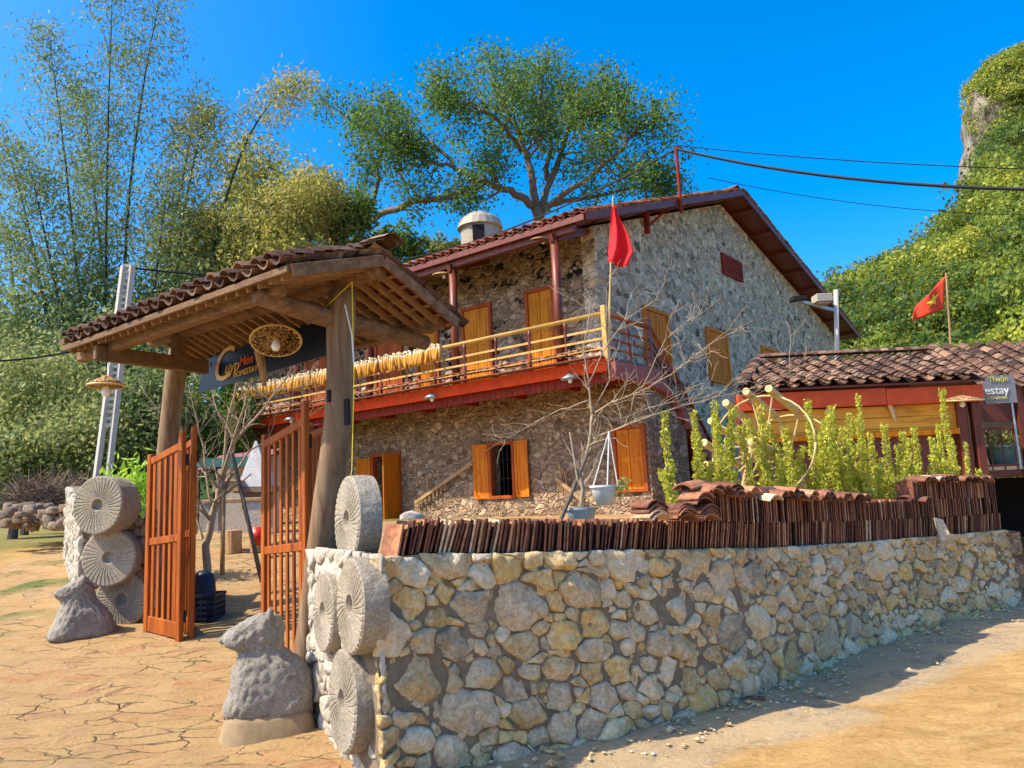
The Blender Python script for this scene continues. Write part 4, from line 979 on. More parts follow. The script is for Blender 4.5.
# ridge and hip tiles
r_=random.Random(12)
for i in range(24):
    x=ox0+.9+i*.145
    if x>ox1: break
    V=[]
    for q in(0,1):
        for k in range(5):
            a=(k-2)/2; V.append(WPt(x+q*.22,14.4+a*.13,rzv+.12+.07*(1-a*a)+.02*q))
    for k in range(5): V.append(V[k]-EZ*.02)
    mb.add(V,[(k,k+1,6+k,5+k) for k in range(4)]+[(k+1,k,10+k,11+k) for k in range(4)],r_.random())
hipA=WPt(ox0+.9,14.4,rzv+.1); hipB=WPt(ox0+.02,12.6,ez+.08)
for i in range(13):
    t=i/13; p=hipA*(1-t)+hipB*t; d=unit(hipB-hipA); sd_=unit(np.cross(d,EZ)); V=[]
    for q in(1,0):
        for k in range(5):
            a=(k-2)/2; V.append(p+d*q*.24+sd_*a*.11+EZ*(.05*(1-a*a)+.03*q))
    for k in range(5): V.append(V[k]-EZ*.02)
    mb.add(V,[(k,k+1,6+k,5+k) for k in range(4)]+[(k+1,k,10+k,11+k) for k in range(4)],r_.random())
tl=mb.build('roof_tiles',M['tile'],ob)
mb=MB()
V=[WPt(ox0+.9,14.4,rzv),WPt(ox1,14.4,rzv),WPt(ox1,12.62,ez),WPt(ox0,12.62,ez),WPt(ox0+.95,15.4,ez)]; V+= [v-EZ*.03 for v in V]
mb.add(V,[(0,1,2,3),(0,3,4),(5,8,7,6),(5,9,8),(3,2,7,8)],.5); V=[WPt(ox0+.95,15.4,ez),WPt(ox1,15.4,ez),WPt(ox1,14.4,rzv-.001),WPt(ox0+.9,14.4,rzv-.001)]; mb.add(V,[(0,1,2,3)],.5)
mb.build('roof_deck',M['redwood'],ob)
mb=MB(); 
mb.hbox(ox0-.02,ox0+.6*(ox1-ox0),12.70,12.78,ez-.33,ez-.055,P=WPt,v=.05); mb.hbox(ox0+.6*(ox1-ox0)+.01,ox1,12.70,12.78,ez-.34,ez-.07,P=WPt,v=.1); mb.build('fascia',plain('orange_red_beam_paint',(.60,.075,.012),.45,.25,5,.1),ob,bevel=.008)
r2=random.Random(4); z=ez-.34
zb=aty(880,432,12.9)[2]; pxr=aty(955,415,12.9)[0]
while z>zb+.01:
    mb=MB(); h=min(.19,z-zb); mb.hbox(ox0+.12,pxr,12.86+r2.uniform(0,.015),12.92,z-h+.006,z,P=WPt,v=r2.random()*.5); mb.build('plank',M['plank'],ob,bevel=.004); z-=h
mb=MB(); mb.hbox(ox0+.1,pxr+.02,12.80,12.98,zb-.09,zb-.001,P=WPt); mb.build('ledge',M['doorwood'],ob,bevel=.006)
mb=MB(); mb.hbox(ox0+.14,pxr,12.93,12.99,-.2,zb-.091,P=WPt,v=.9); mb.prism([(ox0+.12,12.94,.8),(ox0+.18,12.94,.8),(ox0+1.1,15.2,.8),(ox0+1.04,15.2,.8)],(0,0,ez-.85),.9); mb.hbox(ox0+1.1,ox1,15.14,15.2,.8,ez-.05,P=WPt,v=.9); mb.build('wall',M['redwood'],ob)
for x in (ox0+.06,pxr+.06,ox1-.1):
    mb=MB(); mb.hbox(x-.07,x+.07,12.80,12.94,-.2,ez-.05,P=WPt,v=.8); mb.build('post',M['redwood'],ob,bevel=.008)
wicker_lamp(aty(962,400,12.3),.30,'flat straw hat lamp at the right end of the plank shed',(0,-.1,1),.10,.22,mat='wicker')
for px,py,lab in ((825,405,'pale dried gourd hanging left on the plank shed front'),(888,405,'pale dried gourd hanging right on the plank shed front')):
    c=aty(px,py,12.8); mb=MB(); mb.tube([c+EZ*.12,c+EZ*.02+X1*.02,c-EZ*.16+X1*.07,c-EZ*.3+X1*.10],[.015,.04,.03,.012],8); tag(mb.build('dried_gourd',M['husk'],loc=tuple(c),smooth=True),lab,'gourd','dried gourds on the shed')

# ================================================================ STILTED SHACK at the far right
sk=thing('stilt_shack',(9.6,14.5,.3),'raised shack with railing, potted plants and a tiled roof at the right edge','shack')
s0=aty(986,372,13.9); s1=aty(1100,372,13.9); sx0=float(s0[0]); sx1=sx0+4.5; sz=aty(1010,388,13.9)[2]; srz=aty(1005,346,15.8)[2]
mb=MB(); tile_rows(mb,WPt(sx0-.05,15.8,srz),X1,unit(np.array([0,-1.9,sz-srz])),sx1-sx0,float(np.hypot(1.9,sz-srz)),.30,.16,.24,.012,seed=41,hgt=.06); mb.build('roof_tiles',M['tile'],sk)
mb=MB(); V=[WPt(sx0-.05,15.8,srz),WPt(sx1,15.8,srz),WPt(sx1,13.9,sz),WPt(sx0-.05,13.9,sz),WPt(sx0-.05,17.6,sz),WPt(sx1,17.6,sz)]; mb.add(V,[(0,1,2,3),(0,4,5,1)],.5); mb.build('roof_deck',M['redwood'],sk)
fz=aty(1000,470,14)[2]; rt=aty(1000,428,14)[2]; fx=float(aty(966,470,14)[0])
mb=MB(); mb.hbox(fx,sx1,14.0,17.4,fz-.12,fz,P=WPt); mb.build('floor',M['redwood'],sk)
mb=MB(); mb.hbox(fx,sx1,16.2,16.3,fz+.001,sz,P=WPt); mb.build('back_wall',M['ivory'],sk)
mb=MB(); mb.hbox(fx+.3,sx1,14.05,14.12,rt+.12,sz-.15,P=WPt,v=.9); mb.build('valance_panel',M['redwood'],sk)
mb=MB(); mb.beam(WPt(fx,14.02,rt),WPt(sx1,14.02,rt),.05,.05); mb.beam(WPt(fx,14.02,fz+.08),WPt(sx1,14.02,fz+.08),.04,.04)
for i in range(18): mb.tube([WPt(fx+.05+i*.22,14.02,fz),WPt(fx+.05+i*.22,14.02,rt)],.012,6)
mb.build('railing',M['redwood'],sk)
for x in (fx+.02,fx+1.02,sx1-.1):
    mb=MB(); mb.hbox(x,x+.1,13.92,13.99,-.1,sz,P=WPt); mb.build('post',M['redwood'],sk)
mb=MB(); mb.hbox(fx-.2,sx1,16.3,16.4,-.2,fz-.13,P=WPt); mb.hbox(sx1-.1,sx1,14.2,16.2,-.2,fz-.13,P=WPt); mb.build('under_shade',M['paintedshade'],sk)  # near-black panels painted as the shade in the void below the floor
mb=MB(); mb.hbox(fx-.4,fx+.12,14.3,16.2,-.2,fz-.125,P=WPt); mb.build('plinth',M['concrete'],sk)
sb=aty(985,404,13.3); sbr=aty(1013,375,13.3); 
hs_=thing('homestay_sign',tuple(sb),'grey panel sign reading estay in white beside the shed roof','sign')
mb=MB(); A_=sb; wd=float(sbr[0]-sb[0]); hh=float(sbr[2]-sb[2]); mb.hbox(sb[0]-.0,sbr[0],13.28,13.32,sb[2],sbr[2],P=WPt,v=.2); mb.build('panel',M['greysign'],hs_)
text_part(hs_,'lettering','estay',.2,M['whitetext'],np.array([sb[0]+.01,13.272,sb[2]+.16]),X1,EZ,-Y1)
text_part(hs_,'lettering','Thuận',.13,M['yellowtext'],np.array([sb[0]+.09,13.272,sb[2]+.37]),X1,EZ,-Y1)
text_part(hs_,'lettering','0987 888 088',.062,M['yellowtext'],np.array([sb[0]+.03,13.272,sb[2]+.07]),X1,EZ,-Y1)
mb=MB(); mb.tube([WPt(sbr[0]-.06,13.35,sbr[2]),WPt(sbr[0]-.06,13.35,fz)],.02,6); mb.build('pole',M['metalgrey'],hs_)
c=aty(1003,466,14.5); tb=thing('plastic_tub',tuple(c),'pale aqua plastic tub behind the shack railing','tub')
mb=MB(); mb.lathe(c,[(.20,0),(.25,.34),(.27,.35),(.27,.37),(.24,.37),(.19,.02)],(0,0,1),20); mb.build('tub_body',M['aqua'],tb,smooth=True); mb=MB(); mb.lathe(c,[(.272,.33),(.285,.34),(.285,.36),(.272,.37)],(0,0,1),20); mb.build('rim',M['lightblue'],tb)
# leafy pot plants behind the railing
def leaf_quads(C,N,size,asp,rng_,droop=0,vr=(0,1),tri=False,dirs=None):
    """C: (N,3) centres. returns quads"""
    a=rng_.normal(size=(N,3)) if dirs is None else dirs+rng_.normal(size=(N,3))*.5
    a[:,2]-=droop; a/=np.linalg.norm(a,axis=1)[:,None]; b=rng_.normal(size=(N,3)); b-= (b*a).sum(1)[:,None]*a; b/=np.linalg.norm(b,axis=1)[:,None]+1e-9
    s=size*rng_.uniform(.6,1.3,size=(N,1)); l=a*s; w_=b*s*asp
    return np.stack([C-l*.5,C+w_*.5-l*.05,C+l*.5,C-w_*.5-l*.05],1)
nr=np.random.default_rng(3)
def leafy(name,C,size,asp,mat,parent=None,droop=0,v=None,loc=None):
    mb=MB(); N=len(C); q=leaf_quads(np.asarray(C),N,size,asp,nr,droop)
    mb.quads(q,np.clip(nr.normal(.45,.25,N) if v is None else v,0,1)); return mb.build(name,M[mat],parent,loc)
c=aty(1000,440,14.4); C=c+nr.normal(size=(600,3))*np.array([.45,.15,.10]); tag(leafy('trailing_plant',C,.09,.5,'L_bush',loc=tuple(c)),'leafy green plant trailing over the shack railing','plant')

# ================================================================ WATER WHEEL
wc=aty(776,455,9.5); wwh=thing('bamboo_water_wheel',tuple(wc-EZ*.9),'small bamboo water wheel with slanting tubes, among the shrubs behind the wall','water wheel')
AXW=unit(EY*1.0+EX*.02-EZ*.22); e1=unit(np.cross(AXW,EZ)); e2=np.cross(e1,AXW); e2=e2 if e2[2]>0 else -e2; RW=.62
wc=wc-AXW*.42
for o in (0,.85):
    mb=MB(); mb.tube([wc+AXW*o+RW*(cos(a)*e1+sin(a)*e2) for a in np.linspace(0,2*pi,33)],.013,6,.3); mb.build('rim',M['bamboopole'],wwh,smooth=True)
NS=15
for k in range(NS):
    an=2*pi*k/NS+.1; d=cos(an)*e1+sin(an)*e2; tg=-sin(an)*e1+cos(an)*e2
    if d[0]>.42: continue      # the right side has lost its tubes
    mb=MB(); a=wc+d*(RW+.05)-AXW*.14; b=a+AXW*.98+tg*.05; mb.tube([a,a*.66+b*.34,a*.33+b*.67,b],.046,12,random.random()*.5); mb.build('tube',M['bamboopole'],wwh)
    mb=MB(); mb.lathe(b,[(.037,.001),(.001,.003)],AXW,10); mb.build('tube_mouth',M['paintedshade'],wwh)
    for o in(0,.85):
        mb=MB(); mb.tube([wc+AXW*(.1 if o==0 else .8),wc+AXW*o+d*RW],.011,5,.4); mb.build('spoke',M['bamboopole'],wwh)
mb=MB(); mb.tube([wc-AXW*.25,wc+AXW*1.1],.07,10); mb.build('axle',M['bamboopole'],wwh,smooth=True)
for o in (-.2,1.05):
    for s in(-.4,.4):
        mb=MB(); p=wc+AXW*o; mb.tube([p+EZ*.05,p+e1*s-EZ*1.2],.04,8); mb.build('strut',M['bamboopole'],wwh)

# ================================================================ SHRUBS behind the wall
def shrub(px,ytop,Y,n,label,spread=.16,thin=False,seed=0,z0=.95):
    top=aty(px,ytop,Y); base=np.array([top[0],Y,z0]); r=random.Random(seed); H=top[2]-z0
    t=thing('leafy_shrub',tuple(base),label,'shrub','yellow green shrubs behind the stone wall')
    mb=MB(); C=[]
    for i in range(n):
        b=base+np.array([r.uniform(-1,1)*spread*.6,r.uniform(-1,1)*spread,0]); h=H*(1 if i==0 else r.uniform(.55,.95)); lean=np.array([r.uniform(-.24,.24),r.uniform(-.24,.24),0])*h*(.5 if i==0 else 1)
        if i==0: b=base.copy()
        P=[b+lean*t_**1.5+EZ*h*t_+np.array([r.uniform(-.02,.02),0,0]) for t_ in np.linspace(0,1,6)]; P[-1]=b+lean+EZ*h
        if i==0: P=[p-lean*1.0*(k/5)**1.5 for k,p in enumerate(P)]
        mb.tube(P,[.012,.011,.009,.007,.005,.003],5,r.random())
        nl=int((340 if thin else 560)*h)
        for k in range(nl):
            q=r.uniform(.08,1.02); j=min(4,int(q*5)); f=q*5-j; p=P[j]*(1-f)+P[j+1]*f; rad=(.05 if thin else .07)*(1.1-q*.55)*(.7+.5*abs(sin(q*17+i)))
            an=r.uniform(0,2*pi); C.append(p+np.array([cos(an)*rad*r.random()**.4,sin(an)*rad*r.random()**.4,r.uniform(-.02,.03)]))
    mb.build('stems',M['twig'],t,smooth=True)
    leafy('foliage',C,.05,.42,'L_shoot',t,-.6)
SH=[(665,415,8.2,2,'slender yellow green shrub left of the others, beside the closed house shutters'),(694,416,8.4,3,'bushy yellow green shrub second from the left, in front of the red stair underside'),(715,405,8.6,3,'tall yellow green shrub between the stairs and the water wheel'),
(760,408,8.9,5,'dense yellow green shrub in front of the bamboo water wheel'),(786,430,8.9,5,'broad yellow green shrub covering the middle of the water wheel'),(808,404,9.1,6,'yellow green shrub right of the water wheel'),(832,408,9.3,5,'yellow green shrub with thin tilted stems under the left gourd'),
(858,398,9.6,1,'thin tall shoot rising in front of the plank wall, left of the right gourd'),(848,440,9.4,5,'short bushy shrub at the foot of the thin tall shoot'),(870,436,9.8,4,'short shrub in front of the dark shed wall, left part'),(884,428,9.9,3,'medium shrub below the right gourd'),(898,447,10.0,2,'narrow shrub right of the one below the right gourd'),
(914,430,10.2,5,'wide leafy shrub in front of the dark shed wall, centre'),(942,392,10.4,2,'tall thin shoot reaching up to the straw hat lamp'),(932,440,10.3,4,'leafy shrub at the foot of the shoot by the straw hat lamp'),(952,448,10.6,3,'small shrub near the dark shed post'),(966,445,10.9,1,'last thin shrub beside the shack railing')]
for i,(px,yt,Y,n,lab) in enumerate(SH): shrub(px,yt,Y,n if n==1 else n+1,lab,seed=i+1,thin=n==1,spread=.36 if n>3 else .2)
# white frame table behind the tiles
tt=thing('metal_frame',tuple(aty(705,520,8.0)),'thin grey metal frame behind the shrubs and the tile stacks','frame')
a=aty(682,494,8.0); b=aty(745,487,8.3); mb=MB(); mb.tube([a,b],.018,6); mb.build('top_bar',M['metalgrey'],tt)
for p in(a,b):
    mb=MB(); mb.tube([p,np.array([p[0],p[1],.95])],.018,6); mb.build('leg',M['metalgrey'],tt)

# ================================================================ TILES ON THE WALL
def tile_mesh():
    """one curved clay tile standing on edge: x = along the stack (thickness), y = depth, z = height"""
    V=[];n=6; Lz=.215; Wd_=.19; T=.013
    for z in(0,Lz):
        for s in(0,1):
            for k in range(n+1):
                a=(k/n-.5)*2; V.append((.045*(1-a*a)+s*T,a*Wd_/2,z))
    m=n+1; Fc=[]
    for k in range(n):
        Fc+=[(k,k+1,2*m+k+1,2*m+k),(m+k+1,m+k,3*m+k,3*m+k+1),(k+1,k,m+k,m+k+1),(2*m+k,2*m+k+1,3*m+k+1,3*m+k)]
    Fc+=[(0,2*m,3*m,m),(n,m+n,3*m+n,2*m+n)]
    return np.array(V)-np.array([.025,0,0]),Fc
TV,TF=tile_mesh(); tile_me=[]
for i in range(10):
    mb=MB(); mb.add(TV*np.array([1,1,random.uniform(.94,1.05)]),TF,i/9); o=mb.build('clay_tile',M['tilestack']); tile_me.append(o.data); bpy.data.objects.remove(o)
r_=random.Random(77); loose=MB(); cnt=0
def put_tile(p,Rm,label,grp,indiv):
    global cnt
    k=min(9,max(0,int(r_.gauss(4.2,2.6))))
    if indiv:
        o=bpy.data.objects.new('clay_tile',tile_me[k]); COL.objects.link(o); o.matrix_world=Matrix.Translation(Vector(p))@Rm; tag(o,label,'roof tile',grp); cnt+=1
    else:
        Mx=np.array(Matrix.Translation(Vector(p))@Rm); V=TV@Mx[:3,:3].T+Mx[:3,3]; loose.add(V,TF,k/9)
def row(s0,s1,zoff,label,grp,limit,step=.030,lean=.22,back=.11,rs=0):
    s=s0; c=0; ph=0
    while s<s1:
        p,t=wat(s); n=np.array([t[1],-t[0]]); q=p-n*(back+r_.uniform(-.012,.012)); z=wtop(s)+zoff+ r_.uniform(-.004,.006)
        ln=lean*(.65+.5*noise.noise(Vector((s*1.1,rs,0))))+r_.uniform(-.05,.05); yaw=math.atan2(t[1],t[0])
        Rm=Matrix.Rotation(yaw+r_.uniform(-.06,.06),4,'Z')@Matrix.Rotation(ln,4,'Y')
        put_tile((q[0],q[1],z),Rm,label,grp,c<limit); c+=1; s+=step*r_.uniform(.8,1.25)
    return c
def s_of(px):    # arc length at which the wall top appears at px
    best=min(np.linspace(0,LW,400),key=lambda s:abs(((lambda p:512+F*(p[0]/p[1])*1.0+0)(wat(s)[0]))-px)); return float(best)
sa=.16
row(sa,LW-.02,.0,'brown clay roof tile standing on edge in the bottom row along the stone wall','clay tiles on edge, bottom row',150,lean=.34)
s2=s_of(690); s3=s_of(905)
row(s2,LW-.05,.215,'brown clay roof tile standing on edge in the second row, right half of the wall','clay tiles on edge, second row',90,rs=3,lean=.06)
row(s3,LW-.08,.43,'brown clay roof tile standing on edge in the top row at the far right end','clay tiles on edge, top row at the far end',0,rs=5,lean=.02)
# tiles lying flat on top
def flat(s,z,lab,grp,yawo=0,indiv=True,tilt=0,back=.12):
    p,t=wat(s); n=np.array([t[1],-t[0]]); q=p-n*back; yaw=math.atan2(t[1],t[0])+yawo
    # arch upwards: rotate so thickness axis points up
    Rm=Matrix.Rotation(yaw,4,'Z')@Matrix.Rotation(tilt,4,'Y')@Matrix.Rotation(-pi/2,4,'Y')@Matrix.Rotation(0,4,'Z')
    put_tile((q[0]+t[0]*.1,q[1]+t[1]*.1,z),Rm,lab,grp,indiv)
for sx_,n,yo in ((s_of(633),6,pi/2),(s_of(662),5,pi/2),(s_of(684),5,pi/2)):
    for k in range(n): flat(sx_,wtop(sx_)+.235+k*.019,'arched clay tile lying in the low piles left of the second tile row','clay tiles lying in low piles',yo+r_.uniform(-.1,.1),True,back=.12+r_.uniform(-.01,.01))
for k in range(3): flat(s_of(676)+.05,wtop(2)+.33+k*.019,'arched clay tile in the pile on top of the low piles','clay tiles lying in the upper pile',pi/2+r_.uniform(-.1,.1),True)
s=s2+.05
while s<LW-.2:
    top=.215*2+ (.215 if s>s3 else 0)
    if not (s_of(845)<s<s3-.1):
        for k in range(3 if s<s_of(830) else 2):
            flat(s+r_.uniform(-.03,.03),wtop(s)+top+.025+k*.024+.012*sin(s*5),'weathered clay tile lying flat on top of the second tile row','clay tiles lying on top of the second row',r_.uniform(-.15,.15)+(pi/2 if r_.random()<.4 else 0),cnt<298,tilt=-.12)
    s+=.13
# ragged tops of the lower row
s=sa+.1
while s<s2-.7:
    if r_.random()<.10: flat(s,wtop(s)+.225,'single clay tile laid flat over the bottom row','clay tiles laid flat over the bottom row',r_.uniform(-.3,.3),cnt<299,tilt=-.05)
    s+=.2
o=loose.build('clay_tile_rows',M['tilestack'],loc=(5,9.5,1.2)); tag(o,'many clay roof tiles packed on edge along the far part of the stone wall','roof tiles',None,'stuff')
c=aty(945,528,9.1); mb=MB(); mb.add([c+np.array(v) for v in ((-.09,0,.12),(-.03,-.03,.10),(.02,-.05,-.06),(.16,-.05,-.10),(.10,.02,-.16),(-.06,.0,-.15))]+[c+np.array(v)+Y1*.05 for v in ((-.09,0,.12),(-.03,-.03,.10),(.02,-.05,-.06),(.16,-.05,-.10),(.10,.02,-.16),(-.06,.0,-.15))],[(0,5,4,3,2,1),(6,7,8,9,10,11)]+[(i,(i+1)%6,6+(i+1)%6,6+i) for i in range(6)],.9)
tag(mb.build('pale_stone_shard',M['palewall'],loc=tuple(c)),'curved pale yellow stone shard leaning on the tile rows near the far end','stone')
mb=MB(); c=aty(412,517,5.35); rng2=random.Random(1); stone_mesh(mb,np.array([[-.08,-.05],[.05,-.05],[.09,0],[.04,.05],[-.06,.04]]),lambda a,b,d:np.array([c[0]+a,c[1]+b,c[2]+d*.6]),.07,rng2); tag(mb.build('pale_rock',M['palewall'],loc=tuple(c),smooth=True),'pale flat rock lying on the first tiles beside the top millstone','rock')

# ================================================================ BARE TREES
def grow(mb,p,d,L,r,depth,rg,spread=.5,kink=.18,up=.05,minr=.0025):
    n=4; P=[np.array(p)]; R=[r]; d=unit(d)
    for i in range(n):
        d=unit(d+np.array([rg.gauss(0,kink),rg.gauss(0,kink),rg.gauss(0,kink)+up])); P.append(P[-1]+d*L/n); R.append(max(minr,r*(1-.55*(i+1)/n)))
    mb.tube(P,R,5 if r<.02 else 7,rg.random())
    if depth<=0: return
    for k in range(rg.choice((2,3,3))):
        i=rg.randint(1,n); a=unit(d+np.array([rg.gauss(0,spread),rg.gauss(0,spread),rg.gauss(0,spread)+.1])); grow(mb,P[i],a,L*rg.uniform(.5,.8),max(minr,R[i]*.65),depth-1,rg,spread,kink,up,minr)
def bare_tree(name,loc,label,mains,depth_y,seed,side=.35,twn=3,mat='twig'):
    t=thing(name,loc,label,'bare tree'); rg=random.Random(seed); mb=MB(); tw=MB()
    for pts,r0,r1 in mains:
        P=[aty(x,y,depth_y+dy) for x,y,dy in pts]; K=len(P); R=[(r0+(r1-r0)*i/(K-1))*.72 for i in range(K)]
        Q=[];RR=[]
        for i in range(K-1):
            for q in range(3): f=q/3; Q.append(P[i]*(1-f)+P[i+1]*f+np.array([rg.gauss(0,.008)]*3)); RR.append(R[i]*(1-f)+R[i+1]*f)
        Q.append(P[-1]); RR.append(R[-1]); mb.tube(Q,RR,7,.4)
        for i in range(2,len(Q)):
            if r0>.035 and i<len(Q)*.5: continue
            for _ in range(twn):
                if rg.random()<.75:
                    d=unit(Q[i]-Q[i-1])+np.array([rg.gauss(0,.7),rg.gauss(0,.7),rg.gauss(0,.6)+.15]); grow(tw,Q[i],d,side*rg.uniform(.4,1.1),max(.003,RR[i]*.5),1 if rg.random()<.6 else 0,rg,minr=.0022)
    tr=mb.build('trunk',M[mat],t,smooth=True); tw.build('twigs',M[mat],t); return t
bare_tree('bare_tree',tuple(aty(590,520,8.4)),'leafless tree with long pale branches standing in the blue grey pot behind the tiles',[
 ([(582,508,0),(583,480,0),(584,462,0),(590,440,0),(592,415,0)],.035,.022),([(592,415,0),(612,402,-.1),(640,392,-.2),(672,374,-.3),(700,352,-.4),(728,330,-.5)],.016,.004),([(592,415,0),(620,420,.1),(660,404,.2),(690,398,.3),(730,395,.3)],.014,.003),
 ([(590,440,0),(625,425,-.1),(668,410,-.2),(700,402,-.2),(750,388,-.3),(790,372,-.3)],.016,.003),([(592,415,0),(588,380,0),(584,350,0),(590,310,.1)],.016,.004),([(588,385,0),(604,350,-.1),(625,320,-.2),(655,300,-.3)],.011,.003),([(590,400,0),(560,410,.1),(530,425,.2),(505,440,.2)],.011,.003),([(592,412,0),(610,380,.1),(606,330,.2),(607,285,.2)],.010,.003),([(640,392,-.2),(665,340,-.3),(700,310,-.3)],.009,.003)],8.4,5,.38,2)
bare_tree('bare_tree',tuple(aty(212,590,9.6)),'pale leafless multi stemmed tree just inside the gateway, propped by poles',[
 ([(208,580,0),(206,545,0),(214,510,0),(222,480,0)],.07,.05),([(222,480,0),(236,440,.1),(262,410,.2),(285,380,.2),(300,352,.2)],.035,.006),([(222,480,0),(226,430,0),(238,380,0),(232,340,0)],.03,.006),([(222,480,0),(240,420,-.2),(252,380,-.3),(268,340,-.3)],.028,.005),
 ([(214,510,0),(204,460,.1),(196,420,.1),(188,385,.1)],.022,.005),([(222,490,0),(250,450,.2),(288,430,.3),(318,410,.3)],.022,.005),([(206,545,0),(192,505,.1),(182,460,.2),(165,420,.2),(140,385,.2)],.02,.004),([(226,430,0),(210,390,.1),(188,362,.1)],.016,.004),([(238,400,0),(270,392,.1),(310,385,.1)],.014,.004)],9.6,12,.5,3)
for (a,b,lab) in (((232,452),(262,582),'dark slanting pole propping the bare tree inside the gate'),((224,490),(222,575),'short upright pole beside the bare tree trunk inside the gate')):
    A=aty(*a,9.3); B=aty(*b,9.1); mb=MB(); mb.tube([A,B],[.022,.028],7); tag(mb.build('prop_pole',M['rawpost'] if b[0]<230 else M['bark'],loc=tuple(B),smooth=True),lab,'pole','poles propping the gate tree')
mb=MB(); A=aty(588,452,8.3); B=aty(560,522,8.1); mb.tube([A,B],.022,7); tag(mb.build('prop_pole',M['bark'],loc=tuple(B)),'dark slanting stick beside the potted bare tree behind the tiles','pole')
mb=MB(); A=aty(570,432,8.3); B=aty(578,482,8.2); mb.tube([A,B],.012,6); tag(mb.build('thin_stake',M['twig'],loc=tuple(B)),'thin pale stake beside the potted bare tree','stake')

# pots behind the tiles
def pot(name,c,r,h,mat,label,prof=None):
    c=np.array(c); t=thing(name,tuple(c),label,'pot'); mb=MB(); mb.lathe(c,[(r*.62,0),(r*.95,h*.85),(r*.97,h*.9),(r*.88,h*.9),(r*.82,h*.7),(.001,h*.68)],(0,0,1),24); mb.build('bowl',M[mat],t,smooth=True)
    mb=MB(); mb.lathe(c,[(r*.96,h*.86),(r*1.06,h*.9),(r*1.06,h),(r*.9,h),(r*.9,h*.88)],(0,0,1),24); mb.build('rim',M[mat],t,smooth=False); return t
pot('blue_pot',aty(582,527,8.3),.17,.2,'lightblue','pale blue grey round pot holding the bare tree behind the tiles')
hp=pot('hanging_basin',aty(606,505,8.1),.15,.2,'white','white hanging basin on three cords near the closed shutters')
mb=MB(); top=aty(609,432,8.15); c=aty(606,487,8.1)
for k in range(3): an=2*pi*k/3+.5; mb.tube([c+np.array([cos(an)*.15,sin(an)*.15,0]),top],.007,5)
mb.build('cords',M['white'],hp)
C=aty(622,487,8.0)+nr.normal(size=(90,3))*np.array([.03,.03,.04]); tag(leafy('basin_plant',C,.05,.5,'L_bush',loc=tuple(aty(622,490,8.0))),'small green plant spilling from the white hanging basin','plant')

# ================================================================ INSIDE THE GATE
c=aty(203,616,8.95); cz=gzs(c[0],c[1]); c[2]=cz
cr=thing('plastic_crate',tuple(c),'dark navy plastic crate behind the left gate leaf','crate')
mb=MB(); w_,d_,h_=.36,.3,.26
for sx_ in(-1,1):
    for z in np.linspace(.02,h_,5): mb.box(c+X1*0+Y1*sx_*d_/2+EZ*z,(w_,.015,.03)); mb.box(c+X1*sx_*w_/2+EZ*z,(.015,d_,.03))
    for q in np.linspace(-1,1,6): mb.box(c+X1*q*w_/2+Y1*sx_*d_/2+EZ*h_/2,(.014,.02,h_)); mb.box(c+X1*sx_*w_/2+Y1*q*d_/2+EZ*h_/2,(.02,.014,h_))
mb.box(c+EZ*.015,(w_,d_,.02)); mb.build('basket',M['blueplastic'],cr)
mb=MB(); mb.box(c+EZ*(h_+.01)-Y1*d_/2,(w_+.04,.03,.03)); mb.box(c+EZ*(h_+.01)+Y1*d_/2,(w_+.04,.03,.03)); mb.build('rim',M['blueplastic'],cr)
mb=MB(); V=[]; b=c+EZ*.03
for z,q in ((0,.14),(.12,.16),(.25,.15),(.36,.12),(.44,.10),(.5,.05)):
    for j in range(16): an=2*pi*j/16; nz=1+.18*noise.noise(Vector((cos(an)*2,sin(an)*2,z*6))); V.append(b+np.array([cos(an)*q*nz,sin(an)*q*.8*nz,z]))
Fc=[(i*16+j,i*16+(j+1)%16,(i+1)*16+(j+1)%16,(i+1)*16+j) for i in range(5) for j in range(16)]+[tuple(range(80,96))]
mb.add(V,Fc,.4); tag(mb.build('dark_sack',M['blueplastic'],loc=tuple(b),smooth=True),'dark blue bag stuffed into the navy crate','bag')
# small shelter with tarpaulin roof
t=thing('tarpaulin_shelter',tuple(aty(232,500,15)),'low shelter with faded red and green sheet roof deep in the yard','shelter')
a,b=aty(196,470,15.2),aty(262,462,15.2); mb=MB()
mb.add([a,b,b+Y1*1.2+EZ*.35,a+Y1*1.2+EZ*.35],[(0,1,2,3)],.3); mb.add([a-EZ*.03,b-EZ*.03,b+Y1*1.2+EZ*.32,a+Y1*1.2+EZ*.32],[(3,2,1,0)],.3); mb.build('roof_sheet',M['canvas'],t)
mb=MB(); mb.hbox(a[0],b[0],a[1]-.02,a[1]-.005,b[2]-.06,b[2]+.12,P=WPt); mb.build('roof_edge',M['canvasgreen'],t)
for p in(a,b):
    mb=MB(); mb.tube([p+Y1*.05,np.array([p[0],p[1]+.05,1.3])],.03,6); mb.build('post',M['rawpost'],t)
mb=MB(); mb.hbox(a[0],b[0],a[1]+1.1,a[1]+1.2,1.2,a[2]+.3,P=WPt); mb.build('back_wall',M['palewall'],t)
c=aty(259,500,13.2); t=thing('stone_pyramid',tuple(c),'tall narrow pyramid faced with white pebbles on a dark base in the yard','monument')
tp=aty(256,441,13.2); b0=aty(259,487,13.2); r=.27; mb=MB(); V=[b0+np.array([x,y,0])*r for x,y in((-1,-1),(1,-1),(1,1),(-1,1))]+[tp+np.array([x,y,0])*.015 for x,y in((-1,-1),(1,-1),(1,1),(-1,1))]
mb.add(V,[(0,1,5,4),(1,2,6,5),(2,3,7,6),(3,0,4,7),(4,5,6,7),(3,2,1,0)],.6); mb.build('spire',M['mosaic'],t)
